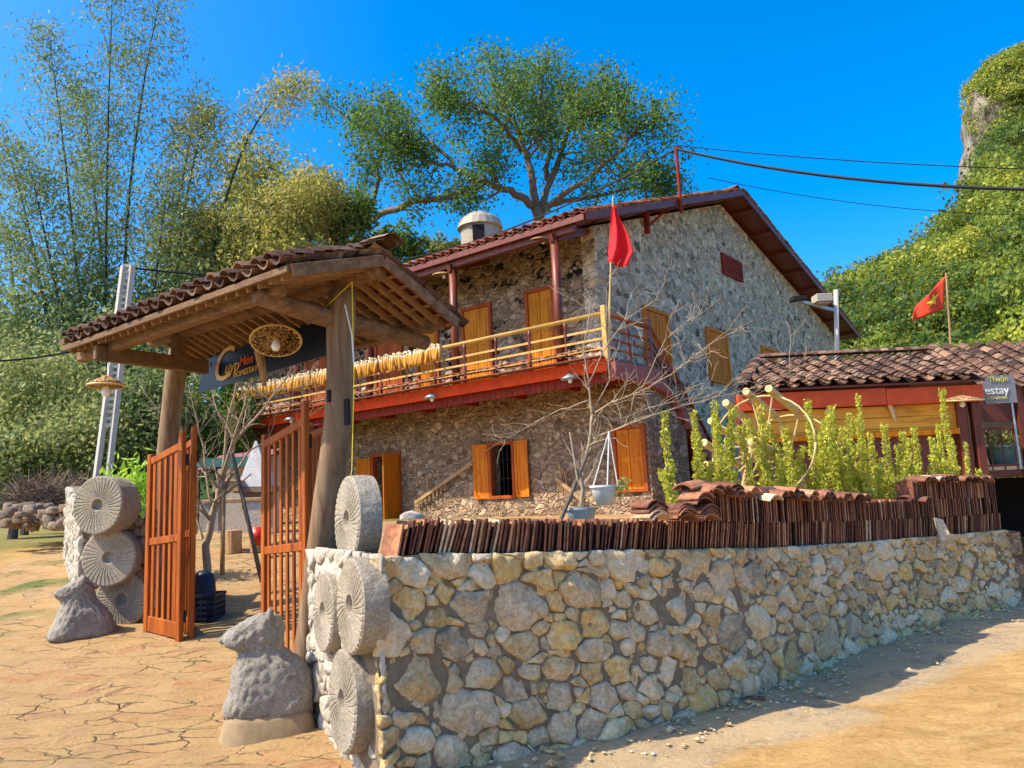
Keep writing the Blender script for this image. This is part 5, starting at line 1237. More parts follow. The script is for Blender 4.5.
mb=MB(); mb.box(b0-EZ*.05,(.62,.62,.08)); mb.box(b0-EZ*.22,(.42,.42,.28)); mb.build('base',M['brownstone'],t)
c=aty(240,497,12.6); t=thing('wooden_bench',tuple(c),'rough wooden bench beside the white pyramid in the yard','bench')
mb=MB(); a=aty(205,502,12.4); b=aty(268,499,12.4); mb.beam(a,b,.32,.06); mb.build('seat',M['rawpost'],t,bevel=.01)
for f in(.12,.85):
    p=a+(b-a)*f; mb=MB(); mb.box(p-EZ*.24,(.3,.26,.44)); mb.build('leg',M['palewall'],t,bevel=.01)
for i,(px,py,lab) in enumerate(((234,532,'short sawn log stump left of the slanting pole in the yard'),(258,532,'short sawn log stump by the red bucket in the yard'))):
    c=aty(px,py,12.2); c[2]=gzs(c[0],c[1]); mb=MB(); mb.lathe(c,[(.12,0),(.115,.18),(.12,.34),(.10,.35),(.001,.35)],(0,0,1),14); tag(mb.build('log_stump',M['rawpost'],loc=tuple(c),smooth=False),lab,'stump','log stumps in the yard')
c=aty(259,545,11.6); t=thing('red_bucket',tuple(c),'red plastic bucket standing by the right gate leaf in the yard','bucket')
mb=MB(); mb.lathe(c,[(.10,0),(.14,.26),(.12,.25),(.09,.02)],(0,0,1),18); mb.build('pail',M['redplastic'],t,smooth=True)
mb=MB(); mb.tube([c+np.array([cos(a_)*.14,0,.26+sin(a_)*.12]) for a_ in np.linspace(0,pi,12)],.005,5); mb.build('handle',M['metalgrey'],t)
# low wooden box
c=aty(229,487,12.9); mb=MB(); mb.box(c,(.42,.3,.16),v=.2); mb.box(c+EZ*.09,(.46,.34,.025),v=.6); tag(mb.build('wooden_box',M['rawpost'],loc=tuple(c),bevel=.006),'small wooden box on the yard bench left of the pyramid','box')
# ================================================================ POLES, LAMPS, FLAGS, WIRES
t=thing('utility_pole',tuple(aty(102,478,14)),'pale concrete utility pole with two legs and ladder holes behind the left pier','utility pole')
A1,A2,T1,T2=aty(96,480,14),aty(108,480,14),aty(124,266,14),aty(132,266,14)
for a,b in((A1,T1),(A2,T2)):
    mb=MB(); mb.beam(a,b,.085,.10); mb.build('leg',M['concrete'],t)
mb=MB()
for f in np.linspace(.25,1,26): mb.beam(A1*(1-f)+T1*f,A2*(1-f)+T2*f,.06,.05)
mb.build('rungs',M['concrete'],t)
t=thing('street_light',tuple(aty(832,356,15.5)),'thin pale pole with a small box lamp on its arm in front of the gable','street light')
mb=MB(); a=aty(832,365,15.5); b=aty(836,290,15.5); mb.tube([a-EZ*1.2,b],.05,8); mb.build('pole',M['concrete'],t,smooth=True)
mb=MB(); a=aty(796,300,15.3); b=aty(836,311,15.5); mb.beam(a,b,.06,.06); mb.build('arm',M['metalgrey'],t)
mb=MB(); c=aty(822,299,15.35); mb.box(c,(.32,.3,.16),v=.2); mb.box(c-EZ*.1,(.26,.24,.03),v=.9); mb.build('lamp_box',M['ivory'],t,bevel=.01)
mb=MB(); c=aty(798,299,15.3); mb.box(c,(.28,.22,.09)); mb.build('lamp_head',M['black'],t,bevel=.01)
def cloth(name,P00,fn,nu,nv,mat,parent):
    V=[fn(i/nu,j/nv) for i in range(nu+1) for j in range(nv+1)]; mb=MB(); m=nv+1
    mb.add(V,[(i*m+j,i*m+j+1,(i+1)*m+j+1,(i+1)*m+j) for i in range(nu) for j in range(nv)],.2); o=mb.build(name,M[mat],parent,smooth=True); s=o.modifiers.new('thick','SOLIDIFY'); s.thickness=.006; return o
# red flag at the balcony corner
B=HP(.98,-1.40,DK-.2); T=aty(613,196,B[1]-.1); t=thing('corner_flag',tuple(B),'plain red flag drooping from a pole at the balcony corner of the house','flag')
mb=MB(); mb.tube([B,T],[.025,.015],7); mb.build('pole',M['bamboopole'],t)
yf=float(B[1])-.15
def ff(u,v):
    xl=np.interp(v,[0,1],[612,608]); xr=np.interp(v,[0,.15,.45,.75,1],[615,618,627,633,627]); y=np.interp(v,[0,1],[206,262])+u*v*6-(u*(1-v))*0
    return aty(xl+(xr-xl)*u,y,yf)+Y1*.09*sin(u*9+v*3)*(.3+v)
cloth('cloth',None,ff,16,16,'flag',t)
P0=aty(945,345,27); P1=aty(946,273,27); t=thing('star_flag',tuple(P0-EZ*2),'faded red flag with a yellow star flying above the shed roof','flag')
mb=MB(); mb.tube([P0-EZ*3,P1],.035,7); mb.build('pole',M['rawpost'],t)
def f2(u,v):
    tl,bl,tr,br=(945,276),(944,309),(917,306),(911,322); x=(tl[0]*(1-u)+tr[0]*u)*(1-v)+(bl[0]*(1-u)+br[0]*u)*v; y=(tl[1]*(1-u)+tr[1]*u)*(1-v)+(bl[1]*(1-u)+br[1]*u)*v
    return aty(x,y,27)+Y1*.16*sin(u*8+v*2)*u
fl=cloth('cloth',None,f2,16,8,'flag2',t)
mb=MB(); c=.42,.48; V=[]
for k in range(10): an=pi/2+2*pi*k/10; q=.30 if k%2==0 else .12; V.append(f2(c[0]+q*cos(an)*.8,c[1]-q*sin(an)*1.0)-Y1*.03)
V.append(f2(*c)-Y1*.03); mb.add(V,[(k,(k+1)%10,10) for k in range(10)],.2); mb.build('star',M['star'],fl)
def wire(a,b,sag,r,label,n=14):
    a=np.array(a);b=np.array(b); P=[a+(b-a)*t_-EZ*sag*4*t_*(1-t_) for t_ in np.linspace(0,1,n)]; mb=MB(); mb.tube(P,r,5); tag(mb.build('power_cable',M['cable'],loc=tuple(a)),label,'cable')
mt=HP(XR+.1,2.95,10.3)
wire(mt,aty(1060,190,13),.25,.035,'thick black cable running from the house mast to the right across the sky')
wire(mt+EZ*.1,aty(1060,170,15),.1,.012,'thin cable just above the thick black one, right of the house mast')
wire(HP(XR,5,10.2),aty(1060,215,22),.3,.010,'thin lower cable right of the roof ridge')
wire(mt,aty(385,262,30),.5,.028,'black cable sloping down from the house mast to the left behind the roof')
wire(aty(131,268,14),aty(420,282,24),.15,.02,'pale cable from the concrete pole towards the house roof')
wire(aty(100,345,14),aty(-60,362,12),.1,.018,'cable leaving the concrete pole to the left edge')
# ================================================================ PAVILION behind the roof
c=aty(481,250,33); t=thing('round_pavilion',tuple(c-EZ*2),'small round cream pavilion with a domed roof behind the house roof','pavilion')
R_=24/785*33; mb=MB(); mb.lathe(c,[(R_*.85,-6),(R_*.85,.0),(R_*.85,.9)],(0,0,1),20); mb.lathe(c,[(R_*.86,.9),(R_*1.0,.95),(R_*.9,1.3),(R_*.5,1.6),(.001,1.7)],(0,0,1),20); mb.build('drum',M['ivory'],t)
mb=MB(); mb.box(c+np.array([-.05,-R_*.85,.35]),(.5,.08,1.0)); mb.build('doorway',M['paintedshade'],t)
mb=MB(); 
for k in range(12): mb.tube([c+np.array([R_*.5+k*.13,-R_*.8,-.4]),c+np.array([R_*.5+k*.13,-R_*.8,.35])],.02,5)
mb.tube([c+np.array([R_*.5,-R_*.8,.35]),c+np.array([R_*.5+1.5,-R_*.8,.35])],.025,5); mb.build('fence',M['ivory'],t)
# ================================================================ bricks and pebbles at the wall foot
for i,(px,py,lab) in enumerate(((735,693,'broken red brown tile piece lying at the wall foot'),(752,699,'longer broken tile piece lying in the gravel right of the other'))):
    c=atz(px,py,.03); mb=MB(); mb.box(c,(.20,.07,.035),unit(np.array([1,-.3,.0])),unit(np.array([.3,1,0])),EZ,.3); tag(mb.build('broken_tile',M['tilestack'],loc=tuple(c),bevel=.008),lab,'tile piece')
r_=random.Random(3); mb=MB()
for k in range(700):
    s=r_.uniform(.3,LW); p,tv=wat(s); n=np.array([tv[1],-tv[0]]); q=p+n*(.10+abs(r_.gauss(0,.25))); sz=r_.uniform(.006,.022)*(1.8 if r_.random()<.06 else 1); z=gzs(*q)+sz*.4
    V=[]; 
    for d in ((1,0,0),(-1,0,0),(0,1,0),(0,-1,0),(0,0,1),(0,0,-1)): V.append(np.array([q[0],q[1],z])+np.array(d)*sz*np.array([r_.uniform(.7,1.3),r_.uniform(.7,1.3),r_.uniform(.4,.8)]))
    mb.add(V,[(0,2,4),(2,1,4),(1,3,4),(3,0,4),(2,0,5),(1,2,5),(3,1,5),(0,3,5)],r_.random())
tag(mb.build('pebbles',M['stone']),'loose pebbles scattered in the shaded gravel strip along the wall foot','pebbles',None,'stuff')
c=atz(565,745,.0); C=c+nr.normal(size=(260,3))*np.array([.07,.03,.015])+EZ*.03; tag(leafy('grass_tuft',C,.05,.18,'L_tree',droop=-1.5,loc=tuple(c)),'small green weed tuft at the foot of the stone wall','weed')
c=aty(140,487,10.4); t=thing('fern_plant',tuple(c),'bright lime green leafy plant beside the left gate post','plant'); C=c+nr.normal(size=(700,3))*np.array([.22,.15,.16])
leafy('foliage',C,.13,.3,'L_lime',t); mb=MB(); mb.tube([c-EZ*.4,c],.02,5); mb.build('stem',M['culm'],t)
# rubble heap and dry brush beyond the left wall
mb=MB(); r_=random.Random(6)
for k in range(110):
    c=aty(r_.uniform(0,85),r_.uniform(505,528),r_.uniform(13,15)); sz=r_.uniform(.05,.13)
    stone_mesh(mb,np.array([[-sz,-sz*.6],[sz*.7,-sz*.7],[sz,.1*sz],[.4*sz,sz*.7],[-sz*.8,sz*.6]]),lambda a,b,d:np.array([c[0]+a,c[1]-d,c[2]+b]),.1,r_,seg=.08)
tag(mb.build('rubble_heap',M['brownstone'],smooth=True),'low heap of rubble stones beyond the left wall','rubble',None,'stuff')
mb=MB()
for k in range(1500):
    c=aty(r_.uniform(15,95),r_.uniform(488,520),r_.uniform(14.5,16)); d=np.array([r_.gauss(0,.5),r_.gauss(0,.3),r_.uniform(-.1,.6)]); mb.tube([c,c+unit(d)*r_.uniform(.2,.6)],[.012,.005],3,r_.random(),cap=False)
tag(mb.build('dry_brush',plain('dry_brush_stems',(.22,.15,.10),.9,.4),None),'pile of dry brown brushwood beyond the left wall','brushwood',None,'stuff')
# ================================================================ BAMBOO
def culm_tree(pts,Y,lab,mat='L_bamboo',n=900,spread=1.3,start=.35,r0=.075,seed=0,dy=0):
    rg=np.random.default_rng(seed); P=[aty(x,y,Y+dy*i) for i,(x,y) in enumerate(pts)]
    K=len(P); Q=[]
    for i in range(K-1):
        for q in range(5): f=q/5; Q.append(P[i]*(1-f)+P[i+1]*f)
    Q.append(P[-1]); Q=np.array(Q); 
    for _ in range(3): Q[1:-1]=.5*Q[1:-1]+.25*(Q[:-2]+Q[2:])
    t=thing('bamboo',tuple(Q[0]),lab,'bamboo','tall bamboo left of the house'); mb=MB(); mb.tube(Q,np.linspace(r0,.012,len(Q)),6,float(rg.random())); 
    for k in range(26):   # side branches
        u=start+(1-start)*rg.random(); i=min(len(Q)-1,int(u*(len(Q)-1))); d=rg.normal(size=3)*np.array([1,1,.35])+np.array([0,0,.5]); L=spread*rg.uniform(.5,1.2); d=d/np.linalg.norm(d)
        mb.tube([Q[i],Q[i]+d*L*.6,Q[i]+d*L-np.array([0,0,.15*L])],[.012,.009,.005],3,.5,cap=False)
    mb.build('culm',M['culm'],t,smooth=True)
    # leaves hang in sprays around the culm
    ns=max(12,n//26); C=[]; v=[]
    for k in range(ns):
        u=start+(1.02-start)*rg.random()**.85; j=u*(len(Q)-1); i=min(len(Q)-2,int(j)); p=Q[i]+(Q[i+1]-Q[i])*min(1.1,(j-i)); w_=spread*(.35+.65*np.sin(min(1,max(0,(u-start)/(1-start)))*pi*.85+.25))
        a=rg.uniform(0,2*pi); rr=w_*np.sqrt(rg.random()); c=p+np.array([cos(a)*rr,sin(a)*rr,rg.normal()*.25*spread-.12*rr]); bv=rg.normal(.45,.2)
        m=26; C.append(c+rg.normal(size=(m,3))*np.array([.30,.30,.20])*(.6+.35*spread)); v.append(np.clip(bv+rg.normal(size=m)*.14,0,1))
    C=np.vstack(C); v=np.concatenate(v); mb=MB(); mb.quads(leaf_quads(C,len(C),.20,.26,rg,.55),v); mb.build('foliage',M[mat],t)
B_=[([(115,490),(105,300),(108,120),(113,-30)],27,'L_bamboo',1500,1.4,'tallest straight bamboo culm, running off the top of the picture'),
([(100,490),(80,300),(62,130),(48,35)],27,'L_bamboo',1400,1.5,'bamboo leaning left with its plume at the upper left sky'),
([(120,490),(125,220),(145,70),(165,-25)],28,'L_bamboo',1400,1.5,'bamboo leaning right beside the tallest culm, tip beyond the top edge'),
([(70,490),(45,300),(20,190),(2,130)],26,'L_bamboo',1100,1.3,'bamboo leaning left to the left edge of the picture'),
([(92,490),(62,320),(42,220),(28,160)],25,'L_bamboo',900,1.2,'shorter bamboo leaning left below the leftmost plume'),
([(150,480),(165,260),(185,170),(197,95)],29,'L_bamboo',1100,1.3,'bamboo right of the tallest culm with a green top'),
([(160,480),(178,240),(196,150),(208,110)],28,'L_bamboo2',1000,1.2,'bamboo with a yellowing top above the gate roof, left part'),
([(130,490),(102,260),(88,140),(84,90)],30,'L_bamboo',1100,1.4,'straight bamboo between the tallest culm and the left leaning one'),
([(190,430),(212,240),(245,140),(275,95),(305,80)],28,'L_bamboo2',1000,1.0,'bamboo arching right with orange brown tip against the sky'),
([(205,430),(235,260),(272,200),(312,178)],27,'L_bamboo2',1200,1.2,'bamboo bending right above the gate roof ridge'),
([(140,490),(150,330),(160,240),(168,180)],26,'L_bamboo',900,1.2,'mid height bamboo behind the concrete pole'),
([(240,430),(268,260),(300,210),(335,190)],29,'L_bamboo2',1300,1.3,'yellow bamboo leaning right towards the big tree'),
([(30,490),(20,350),(12,270),(8,230)],27,'L_bamboo',900,1.2,'bamboo low at the left edge of the picture'),
([(180,440),(200,300),(225,230),(232,190)],31,'L_bamboo2',1100,1.3,'yellow green bamboo behind the left slope of the gate roof'),
([(60,490),(75,330),(95,230),(100,170)],31,'L_bamboo',1100,1.5,'bamboo at the back of the clump, centre left'),
([(215,430),(250,300),(262,240),(258,200)],32,'L_bamboo2',1100,1.3,'bamboo at the back of the clump above the gate ridge')]
for i,(p,Y,m,n,sp,lab) in enumerate(B_): culm_tree(p,Y,lab,m,int(n*3.8),sp*1.0,.12,seed=i+5,dy=.3)
# ================================================================ bushes and trees in the middle distance
def bush(px,py,Y,rx,rz,n,mat,lab,name='bushy_tree',cat='tree',leaf=.28,grp='bushes and trees behind the gate',seed=0,clump=.33,trunk=True):
    rg=np.random.default_rng(seed); c=aty(px,py,Y); s=Y/785; RX,RZ=rx*s,rz*s; g0=gzs(c[0],c[1]); t=thing(name,(c[0],c[1],g0),lab,cat,grp)
    nc=max(14,n//55); C=[];v=[]
    for k in range(nc):
        d=rg.normal(size=3); d/=np.linalg.norm(d); q=rg.random()**.4; cc=c+d*np.array([RX,RX*.7,RZ])*q; bv=rg.normal(.45,.22); m=n//nc; sg=min(RX,RZ)*clump
        C.append(cc+rg.normal(size=(m,3))*sg*.62); v.append(np.clip(bv+rg.normal(size=m)*.12,0,1))
    C=np.vstack(C); v=np.concatenate(v); mb=MB(); mb.quads(leaf_quads(C,len(C),leaf,.5,rg,.2),v); mb.build('crown',M[mat],t)
    mb=MB(); b=np.array([c[0],c[1],g0-.1]); mb.tube([b,(b+c)/2+np.array([.1,0,0]),c],[.12,.09,.05],7)
    for k in range(7): d=rg.normal(size=3); mb.tube([(b+c)/2,c+d*np.array([RX,RX*.6,RZ*.8])*.45],[.05,.02],5,cap=False)
    mb.build('trunk',M['bark'],t); return t
bb=[(30,400,22,70,60,6000,'L_bush','pale green bushy bamboo thicket at the left edge, lower part'),(75,450,20,55,50,4500,'L_bush','rounded light green bush left of the concrete pole'),(15,470,19,45,40,3500,'L_bush','low bush at the left edge above the dirt track'),
(150,430,21,45,70,4500,'L_bamboo','dark bushy growth seen between pole and left gate post'),(120,380,25,70,70,5200,'L_bamboo','green thicket behind the small conical lamp'),(60,330,27,70,70,3600,'L_bamboo','loose thicket low in the bamboo clump, left'),(215,420,22,40,60,3500,'L_tree','dark green bush seen through the gateway'),
(185,330,28,80,70,5200,'L_bamboo','green thicket behind the left slope of the gate roof, lower part'),(250,250,30,70,60,3400,'L_bamboo2','yellow green tree crown above the gate roof'),(310,215,31,50,46,2600,'L_bamboo2','golden green crown left of the big tree'),(345,222,32,30,38,2600,'L_tree','dark green crown at the foot of the big tree branch'),
(200,255,30,60,60,3600,'L_bamboo2','olive crown in the middle of the bamboo'),(400,245,34,34,20,1800,'L_tree','dark green bush peeping over the house roof, left of the pavilion'),(440,252,34,26,14,1200,'L_bush','light green bush beside the pavilion'),(255,180,33,35,45,1800,'L_bamboo2','thin yellowish crown left of the big tree against the sky'),(280,280,28,60,50,3200,'L_bamboo2','dense yellow green foliage just above the gate ridge')]
for i,(px,py,Y,rx,rz,n,m,lab) in enumerate(bb): bush(px,py,Y,rx,rz,int(n*1.7),m,lab,seed=i+40,leaf=.15 if Y<24 else .21)
# ================================================================ THE BIG TREE
Yt=36; bt=thing('big_tree',tuple(aty(545,330,Yt)),'large spreading tree with twisted limbs rising behind the house roof','tree'); rg=random.Random(21); tw=MB(); tips=[]
def limb(pts,r0,r1,sub=7,L=2.0,name='limb',par=None,dep=2):
    P=[aty(x,y,Yt+d) for x,y,d in pts]; Q=[];R=[];K=len(P); r0*=.72; r1*=.7
    for i in range(K-1):
        for q in range(4): f=q/4; Q.append(P[i]*(1-f)+P[i+1]*f+np.array([rg.gauss(0,.05) for _ in range(3)])); R.append(r0+(r1-r0)*(i+f)/(K-1))
    Q.append(P[-1]);R.append(r1); mb=MB(); mb.tube(Q,R,8,.3); o=mb.build(name,M['bark'],par or bt,smooth=True)
    for k in range(sub):
        i=rg.randint(len(Q)//3,len(Q)-1); twig(Q[i],unit(Q[i]-Q[i-1])*.7+np.array([rg.gauss(0,.6),rg.gauss(0,.7),rg.gauss(0,.65)+.05]),L*.74*rg.uniform(.6,1.2),max(.03,R[i]*.5),dep)
    return o
def twig(p,d,L,r,dep):
    P=[np.array(p)];R=[r]; d=unit(d)
    for i in range(4): d=unit(d+np.array([rg.gauss(0,.2),rg.gauss(0,.2),rg.gauss(0,.2)+.04])); P.append(P[-1]+d*L/4); R.append(max(.012,r*(1-.2*(i+1))))
    tw.tube(P,R,5,rg.random(),cap=False)
    if dep==0: tips.append(P[-1]); tips.append(P[2]); return
    for k in range(3): i=rg.randint(2,4); twig(P[i],d+np.array([rg.gauss(0,.65),rg.gauss(0,.65),rg.gauss(0,.55)+.1]),L*rg.uniform(.5,.72),max(.012,R[i]*.65),dep-1)
trunk=limb([(552,330,0),(548,260,0),(541,232,0),(536,208,0)],.55,.36,0,name='trunk')
limb([(536,208,0),(510,190,-1),(480,180,-2),(455,168,-2),(430,140,-2)],.28,.1,12,2.0)
limb([(538,212,0),(530,170,0),(520,135,.5),(505,105,1),(495,80,1)],.28,.08,14,2.0)
limb([(538,212,0),(556,170,1),(572,120,2),(572,85,2)],.26,.07,14,2.0)
limb([(540,210,0),(585,180,-1),(620,150,-1),(640,130,-1)],.24,.07,14,2.0)
limb([(536,208,0),(575,200,1.5),(620,190,2),(655,185,2)],.22,.06,12,1.7)
limb([(520,150,0),(500,120,-2),(470,105,-2),(440,100,-2)],.16,.06,11,1.7)
limb([(572,130,1),(600,105,0),(622,95,0)],.14,.05,9,1.6)
limb([(455,168,-2),(425,160,-2),(398,150,-2),(385,135,-2)],.14,.05,11,1.5)
limb([(545,180,1),(550,140,3),(540,100,3),(545,70,3)],.2,.05,12,1.8)
# the long arm at the lower left and its own stem
limb([(330,238,2),(368,222,1),(395,207,0),(420,201,-1),(446,198,-2),(475,190,-1)],.24,.20,3,1.2,dep=1)
limb([(350,235,1),(371,210,1),(378,170,1),(368,140,1),(348,118,1)],.20,.06,7,1.3)
limb([(378,165,1),(388,130,1),(400,110,1)],.12,.04,6,1.3)
limb([(348,118,1),(335,110,1),(325,100,1)],.07,.03,5,1.0,dep=1)
limb([(420,201,-1),(410,185,-1),(398,170,-1)],.10,.04,3,.9,dep=1)
tw.build('twigs',M['bark'],bt)
nrg=np.random.default_rng(8); C=[];v=[]
for k_ in range(120):
    u_,v_=rg.uniform(-1,1),rg.uniform(-1,1)
    if u_*u_+v_*v_<1: tips.append(aty(530+118*u_,158+52*v_,Yt+rg.uniform(-3,3)))
for q in tips:
    if nrg.random()<.22: continue
    m=int(nrg.integers(14,36)); bv=nrg.normal(.42,.22); C.append(np.array(q)+nrg.normal(size=(m,3))*np.array([.44,.44,.40])-np.array([0,0,.25])); v.append(np.clip(bv+nrg.normal(size=m)*.12,0,1))
C=np.vstack(C); v=np.concatenate(v); mb=MB(); mb.quads(leaf_quads(C,len(C),.19,.5,nrg,.1),v); mb.build('crown',M['L_tree'],bt)
print('big tree leaves',len(C))
# ================================================================ THE HILL
SIL=[(560,480),(640,440),(720,380),(780,310),(820,283),(850,262),(880,250),(905,242),(925,232),(940,218),(955,205),(966,197),(973,186)]
_p=[aty(x,y,160) for x,y in SIL]; AH=[p[0]/160 for p in _p]+[.66,.72,.85,1.1,1.4]; HH=[max(0,p[2]-8.0) for p in _p]+[68,74,78,60,30]
def hill_h(px,Y):
    H=np.interp((np.asarray(px)-512)/785,AH,HH)
    s=np.clip((Y-42)/118,0,1); f=.02+.98*(s*s*(3-2*s))**.9; f=f*np.where(Y>170,np.clip(1-(Y-170)/160,0,1),1)
    return H*f-1
pxs=np.concatenate([np.arange(560,940,9),np.arange(940,1000,2.0),np.arange(1000,1500,12)]); Ys=np.concatenate([np.arange(42,175,4.0),np.arange(180,330,14)])
V=[]
for px in pxs:
    a=(px-512)/785
    for Y in Ys:
        x=a*Y; z=float(hill_h(px,Y)); nz=noise.fractal(Vector((x*.05,Y*.05,0)),1,2,4)*1.6*(z>0); V.append((x,Y,z+nz))
m_=len(Ys); Fc=[(i*m_+j,(i+1)*m_+j,(i+1)*m_+j+1,i*m_+j+1) for i in range(len(pxs)-1) for j in range(m_-1)]
g=NG('hill_scrub_and_limestone'); co=g.coord(kind='World'); n=g.noise(co,.12,8,.7); n2=g.noise(co,.9,6,.7)
geo=g.n('NewGeometry'); sep=g.n('SeparateXYZ'); g.l(geo.outputs['Normal'],sep.inputs[0])
rock=g.ramp(g.noise(g.coord((1,1,.35),kind='World'),.5,8,.75),[(.35,(.10,.08,.065)),(.5,(.34,.29,.24)),(.7,(.55,.49,.42))])
green=g.ramp(n2,[(.3,(.015,.035,.01)),(.5,(.04,.07,.015)),(.7,(.10,.12,.03))])
steep=g.ramp(sep.outputs['Z'],[(.22,(1,1,1)),(.36,(0,0,0))]); col=g.mix(steep,green,rock)
m=g.fin(col,.95,g.bump(n2,1,.8),.1)
mb=MB(); mb.add(V,Fc,.5); o=mb.build('hill',m,smooth=True); tag(o,kind='structure')
# crag at the summit
def crag():
    mb=MB(); V=[]; nv=34; prof_=[(977,200),(974,180),(970,160),(972,140),(970,120),(974,100),(980,82),(990,66),(1004,58),(1024,58)]
    L_=[(974,205),(972,180),(969,160),(971,140),(969,120),(973,104),(977,90),(984,76),(994,66),(1010,62)]
    K=60
    for v_ in np.linspace(0,1,nv+1):
        t_=v_*(len(L_)-1); i=min(len(L_)-2,int(t_)); f=t_-i; px=L_[i][0]*(1-f)+L_[i+1][0]*f; y=L_[i][1]*(1-f)+L_[i+1][1]*f
        pl=aty(px,y,152); wv=lerp(30,16,v_)
        for k in range(K):
            an=2*pi*k/K; cx,cy=cos(an),sin(an); cx=np.sign(cx)*abs(cx)**.7; cy=np.sign(cy)*abs(cy)**.7
            q=np.array([pl[0]+wv+(wv)*cx,152+lerp(16,10,v_)*cy,pl[2]]); nz=noise.fractal(Vector((q[0]*.11,q[1]*.11,q[2]*.08)),1,2,5); q=q+np.array([cx,cy,0])*nz*1.6; V.append(q)
    c_=np.mean(np.array(V[-K:]),0); V.append(c_+np.array([0,0,1.5]))
    mb.add(V,[(i*K+j,i*K+(j+1)%K,(i+1)*K+(j+1)%K,(i+1)*K+j) for i in range(nv) for j in range(K)]+[(nv*K+j,nv*K+(j+1)%K,(nv+1)*K) for j in range(K)],.5)
    g=NG('limestone'); co=g.coord((1,1,.35),kind='World'); n=g.noise(co,.45,9,.75,.8)
    mm=g.fin(g.ramp(n,[(.36,(.04,.035,.03)),(.47,(.16,.13,.10)),(.56,(.32,.27,.22)),(.72,(.20,.14,.08))]),.95,g.bump(n,1,.6),.1)
    o=mb.build('limestone_cliff',mm,smooth=True); tag(o,kind='structure'); return np.array(V)
CRV=crag()
# forest on the hill: near crowns are trees of their own, the rest one mass
hg=np.random.default_rng(14)
def crown_quads(c,R,n,rg):
    """leaf faces over a lumpy dome, turned roughly outwards so that the crown has a lit and a dark side"""
    d=rg.normal(size=(n,3)); d/=np.linalg.norm(d,axis=1)[:,None]; d[:,2]=np.abs(d[:,2])*.95-.12
    q=(.72+.32*rg.random((n,1))); ph=c[0]*3.1+c[1]; lump=1+.25*np.sin(d[:,:1]*6+ph)*np.cos(d[:,1:2]*5+ph)+.1*np.sin(d[:,2:3]*9+ph); C=c+d*q*R*np.array([1,1,.95])*lump
    nrm=d+rg.normal(size=(n,3))*.55; nrm/=np.linalg.norm(nrm,axis=1)[:,None]
    a=np.cross(nrm,rg.normal(size=(n,3))); a/=np.linalg.norm(a,axis=1)[:,None]; b=np.cross(nrm,a); s=(.16+R*.075)*rg.uniform(.6,1.4,size=(n,1))
    return np.stack([C-a*s*.6,C+b*s*.45,C+a*s*.6,C-b*s*.45],1)
variants=[]
for k in range(5):
    mb=MB(); rg_=np.random.default_rng(k); n=260; base=rg_.normal(.45,.18); cs=[np.array([0,0,2.4]),np.array([1.1,.3,1.9]),np.array([-1.0,.2,1.8]),np.array([.2,-.9,1.7])]
    for c_ in cs: mb.quads(crown_quads(c_,1.35,160,rg_),np.clip(base+rg_.normal(size=160)*.12,0,1))
    cm=mb.build('crown',M['L_hill']); mb=MB(); mb.tube([(0,0,-1),(0,0,1),(.1,0,2.3)],[.14,.11,.05],6)
    for c_ in cs[1:]: mb.tube([(0,0,1),tuple(c_)],[.06,.02],4,cap=False)
    tk=mb.build('trunk',M['bark']); variants.append((cm.data,tk.data)); bpy.data.objects.remove(cm); bpy.data.objects.remove(tk)
mass=MB(); cntt=0; cand=[]
while len(cand)<1900:
    px=hg.uniform(770,1180) ; Y=44+ (168-44)*hg.random()**.75
    if px>1060 and hg.random()<.6: continue
    cand.append((Y,px))
cand.sort()
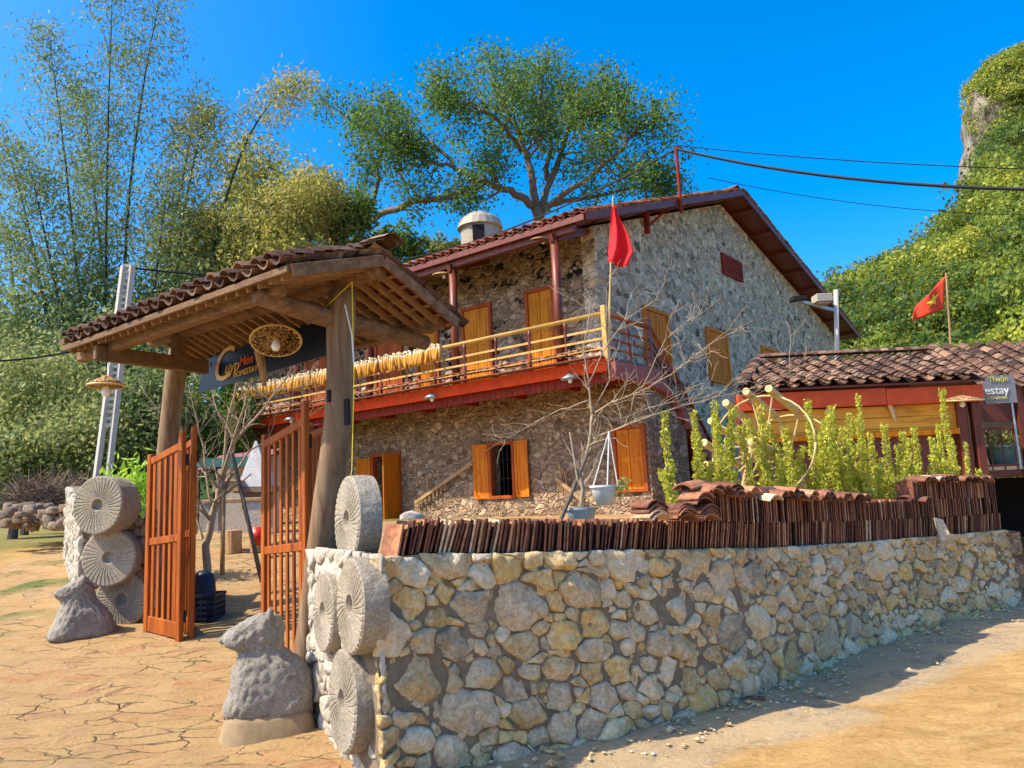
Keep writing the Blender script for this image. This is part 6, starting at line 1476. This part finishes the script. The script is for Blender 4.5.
for Y,px in cand:
    x=(px-512)/785*Y; z=float(hill_h(px,Y))
    s=hg.uniform(.4,1.25)*(.75 if Y<75 else 1.0)*(1.7 if hg.random()<.12 else 1)
    if cntt<220 and px<1035:
        t=thing('hillside_tree',(x,Y,z-.5),'small round crowned tree on the lower slope of the wooded hill','tree','trees on the lower hill slope'); k=int(hg.integers(5)); t.rotation_euler=(0,0,hg.uniform(0,6)); t.scale=(s,s,s*hg.uniform(.85,1.3))
        for nm,me in zip(('crown','trunk'),variants[k]): o=bpy.data.objects.new(nm,me); COL.objects.link(o); o.parent=t
        cntt+=1
    else:
        n=190; b=np.clip(hg.normal(.38,.22)+.9*noise.fractal(Vector((x*.035,Y*.035,0)),1,2,3),0,1); mass.quads(crown_quads(np.array([x,Y,z+.6+2.6*hg.random()**2]),2.7*s,n,hg),np.clip(b+hg.normal(size=n)*.10,0,1))
# growth on the crag: its top, its ledges and all of it except the bare face at the left
for k in range(3600):
    i=int(hg.integers(len(CRV)-1)); p=CRV[i]
    if p[1]>156: continue
    q=p-np.array([0,0,1.6]); u_=-q[1]*sin(PITCH)+q[2]*cos(PITCH); f_=q[1]*cos(PITCH)+q[2]*sin(PITCH); X_=q[0]/f_*cos(ROLL)-u_/f_*sin(ROLL); px=512+785*X_
    py=384-785*(q[0]/f_*sin(ROLL)+u_/f_*cos(ROLL))
    bare=np.interp(py,[60,85,110,150,190],[966,982,1000,1003,994])
    if px<bare and hg.random()<.85 and py>96: continue
    n=110; b=np.clip(hg.normal(.45,.28),0,1); mass.quads(crown_quads(p+np.array([0,-.5,-.6]),hg.uniform(1.2,2.5),n,hg),np.clip(b+hg.normal(size=n)*.13,0,1))
tag(mass.build('hillside_forest',M['L_hill']),'dense green forest covering the steep hill and the top of the limestone crag','forest',None,'stuff')
# far ridge on the left, beyond the bamboo
V=[];pp=np.arange(-700,560,18.)
for px in pp:
    a=(px-512)/785; H=np.interp(px,[-700,-300,-60,30,60,120,300,560],[60,60,52,44,30,20,15,10])*2.2
    for j,Y in enumerate((150,260,380,520)): nz=noise.fractal(Vector((px*.02,Y*.01,0)),1,2,4)*6; V.append((a*Y,Y,(-2,H*.5,H,H*.3)[j]*1.0+nz*(j>0)))
mb=MB(); mb.add(V,[(i*4+j,(i+1)*4+j,(i+1)*4+j+1,i*4+j+1) for i in range(len(pp)-1) for j in range(3)],.5); o=mb.build('far_hill',m,smooth=True); tag(o,kind='structure')
print('objects',len(bpy.data.objects),'tiles',cnt)
